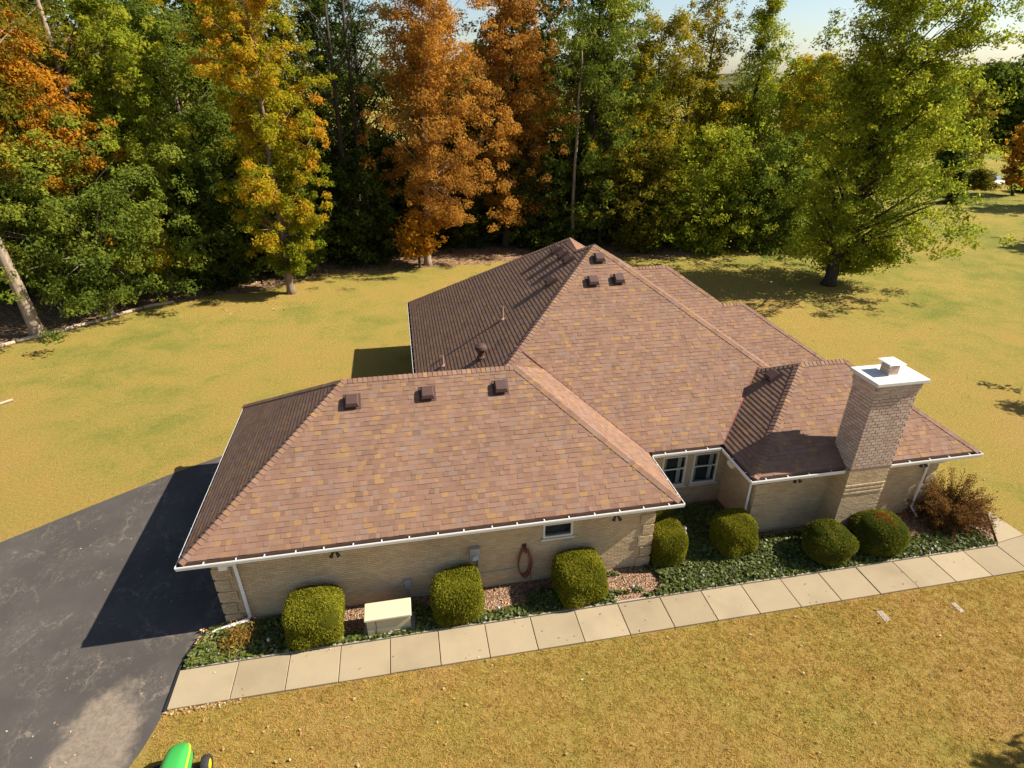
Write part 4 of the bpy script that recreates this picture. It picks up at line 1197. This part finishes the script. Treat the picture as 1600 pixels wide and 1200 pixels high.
# ---- right: out-of-frame trees whose shadows cross the lawn, and the far neighbour's trees
tree('lawn_tree', 'small round tree standing right of the house lawn', 32.4, 16.6, 3.6, 2.0, 2.2, 'green', 9000, .22, seed=401, r0=.12)
tree('lawn_tree', 'broad tree on the far right lawn beyond the frame', 62.5, 38.8, 7.5, 3.0, 3.4, 'green', 10000, .3, seed=402, r0=.2)
tree('lawn_tree', 'tree standing right of the front lawn, shading its corner', 18.6, 3.1, 4.9, 2.2, 2.0, 'bright', 7000, .22, seed=403, r0=.14)
fo = tree('maple_tree', 'orange-topped young tree by the far road at the right edge', 72.9, 61.5, 5.4, 2.6, 3.9, 'orange', 7000, .34, seed=404, r0=.17, bark='bark_dark', vtop=.4)
tree('lawn_tree', 'green tree casting long shadow over the far right lawn', 74.0, 53.0, 6.5, 4.2, 4.6, 'green', 9000, .36, seed=405, r0=.22, bark='bark_dark')
tree('lawn_tree', 'olive tree behind the orange young tree by the road', 81.5, 79.0, 6.2, 4.2, 5.4, 'olive', 8000, .4, seed=406, r0=.2, bark='bark_dark')
cb = empty('conical_shrub', (61.4, 58.4, 0), 'dark conical evergreen shrub on the far right lawn', 'shrub')
cm_, C = crown(407, 1.15, 1.15, 1.9, 5000, .20, 'cone'); link('crown', cm_, M['leaf_dark'], cb, False, (0, 0, 1.8))
link('trunk', trunk(5, 2.6, .08, C, 1.8, 6), M['bark_dark'], cb, False)
cb2 = tree_copy(cb, 'dark rounded evergreen by the far road left of the car', 73.5, 72.0, 2.2, 1.0, 1.9)
hp = empty('roadside_shrub', (66.0, 70.0, 0), 'pale yellow-green roadside shrub left of the far car', 'shrub', 'shrubs along the far road')
cm_, C = crown(408, 2.2, 2.2, 1.3, 5000, .28, 'low'); link('crown', cm_, M['leaf_olive'], hp, False, (0, 0, 1.0))
for (x, y, s_), lb in zip([(69.5, 68.5, .9), (73.0, 66.5, 1.0), (76.5, 63.0, .8), (60.5, 72.5, 1.1)], ['roadside shrub in front of the far car', 'roadside shrub just right of the far car', 'roadside shrub near the foot of the orange young tree', 'roadside shrub seen behind the edge of the big shade tree']):
    tree_copy(hp, lb, x, y, s_, x, s_, None, 'shrubs along the far road')
# far wood: trees that read as one belt
fb_ = tree('far_tree', 'rounded tree in the belt beyond the far road', 92.0, 108.0, 7.6, 5.6, 6.6, 'green', 7000, .6, seed=410, r0=.3, bark='bark_dark', group='far tree belt', nl=8)
for i in range(40):
    q = .66 + .0145*i + rw_.uniform(-.006, .006)
    y = (88 + rw_.uniform(0, 26)) if i % 2 else rw_.uniform(125, 330)
    if y < 100 and q > 1.0: y += 14
    k_ = rw_.uniform(.72, 1.1)*(1 if y < 125 else 1.2)
    tree_copy(fb_, 'rounded tree in the belt beyond the far road', q*y, y, k_, rw_.uniform(0, 6.28), k_*rw_.uniform(.85, 1.1), rw_.choice(['green', 'dark', 'olive', 'green', 'dark']), 'far tree belt')

# far parked car
car = empty('parked_car', (78.3, 71.4, 0), 'dark blue-grey car on the far road at the right edge', 'car', rz=R(-62))
q = MB(); prof = [(-2.1,.35),(-2.15,.8),(-1.5,.95),(-.9,1.42),(.5,1.45),(1.15,1.0),(2.0,.88),(2.15,.6),(2.1,.35)]
q.add([(x, -.85, z) for x, z in prof] + [(x, .85, z) for x, z in prof], [tuple(range(8, -1, -1)), tuple(range(9, 18))] + [(i, i+1, 10+i, 9+i) for i in range(8)] + [(8, 0, 9, 17)])
bevel(link('body', q.mesh('body'), M['carpaint'], car, False), .06)
for x in (-1.35, 1.35):
    for y in (-.85, .85):
        q = MB(); q.tube([(x, y-.1, .32), (x, y+.1, .32)], .32, 14); link('wheel', q.mesh('wheel'), M['rubber'], car, False)
for s_ in (-1, 1):
    q = MB(); q.add([(-1.3, s_*.856, .98), (.95, s_*.856, 1.02), (.45, s_*.856, 1.38), (-.85, s_*.856, 1.36)], [(0, 1, 2, 3)]); link('window', q.mesh('window'), M['glass'], car, False)

# ---- clipped bushes
def clipped(seed, rx, ry, rz, e1, e2, n, leaf, dense_top=True):
    """superellipsoid covered with small sprays; base on z=0; inner core"""
    rg = np.random.default_rng(seed)
    d = unit(rg.normal(size=(n, 3)))
    f = ((np.abs(d[:, 0])**e1 + np.abs(d[:, 1])**e1)**(e2/e1) + np.abs(d[:, 2])**e2)**(-1/e2)
    ph = rg.uniform(0, 6.28, 5); fq = rg.normal(size=(5, 3))*3.2
    f = f*(1 + .026*sum(np.sin(d @ fq[i] + ph[i]) for i in range(5)))
    f0 = f.copy()
    f = f - np.abs(rg.normal(size=n))*.045 + (rg.uniform(0, 1, n) < .25)*rg.uniform(0, .035, n) + (rg.uniform(0, 1, n) < .02)*rg.uniform(0, .08, n)
    sc = np.array([rx, ry, rz/2])
    P = d*f[:, None]*sc + np.array([0, 0, rz/2])
    N = unit(d/sc + rg.normal(size=(n, 3))*.55)
    # sprays stand up from the surface: tilt the normal sideways for half of them
    N = unit(N + .9*rg.normal(size=(n, 3)))
    lf = np.clip(.5 + .16*sum(np.sin(P @ (rg.normal(size=3)*5.0) + k) for k in range(4))/1.5, 0, 1)
    v = np.clip(.40*lf + rg.uniform(0, .72, n) - np.maximum(f0-f, 0)*3.0, 0, 1)  # deeper leaves coloured darker: shade of the gaps put into the colour
    V, F, v = leafquads(P, N, leaf*rg.uniform(.6, 1.3, n), rg, v, .38)
    lm = npmesh('foliage', V, F, {'v': v})
    # core
    nu, nv = 40, 24; cv = []; 
    for i in range(nv+1):
        th = math.pi*i/nv
        for j in range(nu):
            a = 2*math.pi*j/nu; q = np.array([math.sin(th)*math.cos(a), math.sin(th)*math.sin(a), math.cos(th)])
            ff = ((abs(q[0])**e1+abs(q[1])**e1)**(e2/e1)+abs(q[2])**e2)**(-1/e2)
            cv.append(tuple(q*ff*.955*sc + np.array([0, 0, rz/2])))
    cf = [(i*nu+j, (i+1)*nu+j, (i+1)*nu+(j+1) % nu, i*nu+(j+1) % nu) for i in range(nv) for j in range(nu)]
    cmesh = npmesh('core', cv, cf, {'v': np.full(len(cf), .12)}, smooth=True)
    return lm, cmesh
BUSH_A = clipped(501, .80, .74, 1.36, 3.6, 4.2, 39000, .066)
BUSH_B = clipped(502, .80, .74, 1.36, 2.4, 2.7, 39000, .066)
def bush(x, y, label, kind=BUSH_A, s=(1, 1, 1), rz=0, pal='yew'):
    e = empty('clipped_bush', (x, y, 0), label, 'bush', 'clipped yew bushes along the front', rz)
    e.scale = s
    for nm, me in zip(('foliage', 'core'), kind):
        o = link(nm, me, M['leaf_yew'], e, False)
        if pal != 'yew':
            o.material_slots[0].link = 'OBJECT'; o.material_slots[0].material = M['leaf_'+pal]
    return e
bush(-3.03, 11.50, 'square-clipped bush left of the cream utility cabinet', BUSH_A, (.89, .89, .86))
bush(.63, 11.50, 'square-clipped bush right of the cream utility cabinet', BUSH_A, (.85, .85, .85), R(180))
bush(4.06, 11.52, 'square-clipped bush below the small garage window', BUSH_A, (.87, .88, .89), R(5))
bush(6.98, 12.32, 'clipped bush against the right corner of the garage wall', BUSH_A, (.66, .70, .86), R(180))
bush(9.18, 12.35, 'clipped bush at the corner of the chimney wing, right of the court', BUSH_A, (.76, .74, .92), R(3))
bush(11.78, 11.52, 'rounded bush just left of the chimney foot', BUSH_B, (.86, .88, .86), 0, 'yewdark')
b7 = bush(13.58, 11.58, 'wide rounded bush with a reddish patch on top, right of the chimney foot', BUSH_B, (.98, .92, .86), R(180), 'yewdark')
# dead rusty sprays on top of that bush
rg = np.random.default_rng(512); n = 420
P = np.stack([rg.normal(0, .11, n)-.02, rg.normal(0, .15, n)-.02, np.full(n, 1.365)], 1); P[:, 2] -= .35*((P[:, 0])**2 + P[:, 1]**2) - rg.uniform(-.012, .012, n)
N = unit(np.array([0, 0, 1]) + rg.normal(size=(n, 3))*.6)
V, F, v = leafquads(P, N, .055*rg.uniform(.6, 1.3, n), rg, rg.uniform(0, 1, n), .4)
o = link('dead_patch', npmesh('dead_patch', V, F, {'v': v}), M['leaf_red'], b7, False); o['label'] = 'reddish dead patch on top'; o['kind'] = 'stuff'
bush(7.05, 13.55, 'clipped bush deeper in the court along the garage side wall', BUSH_A, (.55, .62, .88), R(90), 'yewdark')

# ---- loose reddish shrub at the right corner
sb_ = empty('spreading_shrub', (16.72, 12.25, 0), 'loose reddish-brown spreading shrub at the right corner of the house', 'shrub')
sb_.scale = (.80, .84, 1.06)
rg = np.random.default_rng(520); mb = MB(); LP = []; LN = []; LV = []
for k in range(190):
    a = rg.uniform(0, 6.28); sp_ = rg.uniform(.15, 1.0)**.7
    L = rg.uniform(1.15, 2.1); el = (1.35 - .95*sp_)*rg.uniform(.85, 1.1)
    dirv = np.array([math.cos(a)*math.cos(el), math.sin(a)*math.cos(el)*.8, math.sin(el)])
    pts = [np.array([math.cos(a)*.12*sp_, math.sin(a)*.12*sp_, .02])]
    m_ = 7
    for i in range(1, m_+1):
        t = i/m_
        p = pts[0] + dirv*L*t + np.array([0, 0, -.34*t*t*sp_*L]) + rg.normal(size=3)*.03
        p[2] = max(.04, p[2]); pts.append(p)
    mb.tube([tuple(p) for p in pts], [.012*(1-.7*i/m_) for i in range(m_+1)], 4, False)
    for i in range(170):
        t = rg.uniform(.25, 1.0)*m_; j = min(int(t), m_-1); f_ = t-j
        p = pts[j]*(1-f_)+pts[j+1]*f_ + rg.normal(size=3)*.06
        LP.append(p); LV.append(np.clip(rg.uniform(.0, .75) + .35*(p[2]-.7)*.6, 0, 1))
LP = np.array(LP); LP[:, 2] = np.maximum(LP[:, 2], .04)
LN = unit(rg.normal(size=LP.shape) + np.array([0, 0, .4]))
V, F, v = leafquads(LP, LN, .058*rg.uniform(.6, 1.4, len(LP)), rg, np.array(LV), .45)
link('foliage', npmesh('foliage', V, F, {'v': v}), M['leaf_barberry'], sb_, False)
link('branches', mb.mesh('branches'), M['bark_dark'], sb_, False)

# ---- ivy ground cover, nobody could count it
rg = np.random.default_rng(530)
def ivy_density(x, y):
    n1 = np.sin(x*2.1+1)*np.sin(y*3.3+x*.7) + .6*np.sin(x*5.3+y*4.1) + .4*np.sin(x*11+y*9)
    f = 11.65 - y       # nearer the walk is denser
    d = .35 + .9*f + .32*n1
    d = np.where((x < -3.9), .9+.3*n1, d)
    d = np.where((x > 1.45) & (x < 2.55) & (y > 11.33), -1, d)
    d = np.where((x > 4.9) & (x < 6.35) & (y > 11.2+.15*np.sin(x*4)) & (y < 11.9), d-.55, d)
    d = np.where((x > 5.0) & (x < 6.2) & (y < 11.2), d-.75+.25*n1, d)
    d = np.where((x > 6.5) & (x < 12) & (y < 12.6), .9+.3*n1, d)
    d = np.where((x > 6.55) & (x < 9.7) & (y > 12.3), .9+.25*n1, d)
    d = np.where((x > 14.2) & (x < 17.1) & (y < 11.7), 1.0, d)
    d = np.where((x < -1.9) & (x > -3.9) & (y > 11.25), -1, d)
    return d
n = 150000
x = rg.uniform(-6.15, 17.3, n); y = rg.uniform(10.93, 14.4, n)
d = ivy_density(x, y) + rg.uniform(-.25, .25, n)
inside = (y < 12.1) | ((x > 6.6) & (x < 12.2) & (y < 12.7)) | ((x > 6.55) & (x < 9.7))
inside &= ~((x < -5.6) & (x < -6.2+ (y-11)*.35))
inside &= ~((x > -1.9) & (x < -.5) & (y > 11.02))
keep_ = (d > .45) & inside
P = np.stack([x, y, .03 + rg.uniform(0, .13, n)*np.clip(d, .3, 1)], 1)[keep_]
N = unit(np.array([0, 0, 1.0]) + rg.normal(size=P.shape)*.5)
V, F, v = leafquads(P, N, .085*rg.uniform(.6, 1.35, len(P)), rg, np.clip(rg.uniform(0, 1, len(P))*.75 + (P[:, 2]-.05)*1.6, 0, 1), .9)
props(link('ivy', npmesh('ivy', V, F, {'v': v}), M['leaf_ivy']), 'glossy green ivy covering the bed along the walk', 'ivy', kind='stuff')

# small reddish grass clump among the ivy near the drive
gc = empty('grass_clump', (-5.0, 11.55, 0), 'small reddish-gold grass clump at the driveway end of the bed', 'plant')
P = rg.normal(size=(1200, 3))*np.array([.2, .2, .10]) + np.array([0, 0, .16]); P[:, 2] = np.maximum(P[:, 2], .02)
V, F, v = leafquads(P, unit(rg.normal(size=P.shape)), .10*rg.uniform(.6, 1.4, len(P)), rg, rg.uniform(.2, 1, len(P)), .2)
link('leaves', npmesh('leaves', V, F, {'v': v}), M['leaf_barberry'], gc, False)

# ---- fallen leaves on lawn, drive and bed; nobody could count them
def ground_leaves(n, x0, x1, y0, y1, size, z=.03):
    return np.stack([rg.uniform(x0, x1, n), rg.uniform(y0, y1, n), np.full(n, z)], 1), size*rg.uniform(.6, 1.4, n)
sets = [ground_leaves(430, -6, 24, 3.5, 9.8, .066, .05), ground_leaves(160, 18, 45, 8, 30, .08, .02), ground_leaves(70, -13, -6, 8, 17, .045, .02), ground_leaves(260, -6.1, -4.0, 10.98, 12.1, .085, .10), ground_leaves(420, -5, 12, 11, 12.1, .06, .05), ground_leaves(110, -6.3, -4.6, 9.72, 9.86, .05, .04), ground_leaves(60, -6, 17, 9.9, 10.9, .045, .075), ground_leaves(260, -23, -6, 36.5, 44, .11)]
P = np.concatenate([s_[0] for s_ in sets]); sz = np.concatenate([s_[1] for s_ in sets])
N = unit(np.array([0, 0, 1.0]) + rg.normal(size=P.shape)*.45)
V, F, v = leafquads(P, N, sz, rg, rg.uniform(0, 1, len(P)), .7)
props(link('fallen_leaves', npmesh('fallen_leaves', V, F, {'v': v}), M['leaf_fallen']), 'scattered tan fallen leaves on lawn and bed', 'leaves', kind='stuff')

# ---- standing grass on the front lawn and along its edges
nt_ = 30000
tx = rg.uniform(-6.6, 23, nt_); ty = 3.5 + (9.87-3.5)*rg.uniform(0, 1, nt_)**.8
idx = np.repeat(np.arange(nt_), 9); n = len(idx)
tr_ = rg.uniform(.02, .05, nt_)
x = tx[idx] + rg.normal(size=n)*tr_[idx]; y = ty[idx] + rg.normal(size=n)*tr_[idx]
tall = (rg.uniform(0, 1, nt_)**2.5)[idx]; tv = rg.uniform(0, 1, nt_)[idx]
ok = ~((x < -6.3) | ((y < 9.0) & (x < -6.3 - (9.0-y)*.55))) & (y < 9.87) & (x > -6.9)
x, y, tall, tv = x[ok], y[ok], tall[ok], tv[ok]
n = len(x)
hgt = rg.uniform(.015, .04, n) + .055*tall*rg.uniform(.4, 1, n); a = rg.uniform(0, 6.28, n); wd = rg.uniform(.004, .009, n)
ln = rg.normal(size=(n, 2))*.055
V = np.empty((n, 3, 3), np.float32)
V[:, 0] = np.stack([x-np.cos(a)*wd, y-np.sin(a)*wd, np.zeros(n)], 1)
V[:, 1] = np.stack([x+np.cos(a)*wd, y+np.sin(a)*wd, np.zeros(n)], 1)
V[:, 2] = np.stack([x+ln[:, 0], y+ln[:, 1], hgt], 1)
props(link('grass', npmesh('grass', V.reshape(-1, 3), np.arange(n*3).reshape(n, 3), {'v': np.clip(.55*tv + .5*rg.uniform(0, 1, n), 0, 1)}), M['blade']), 'short dry golden grass blades of the lawn', 'grass', kind='stuff')
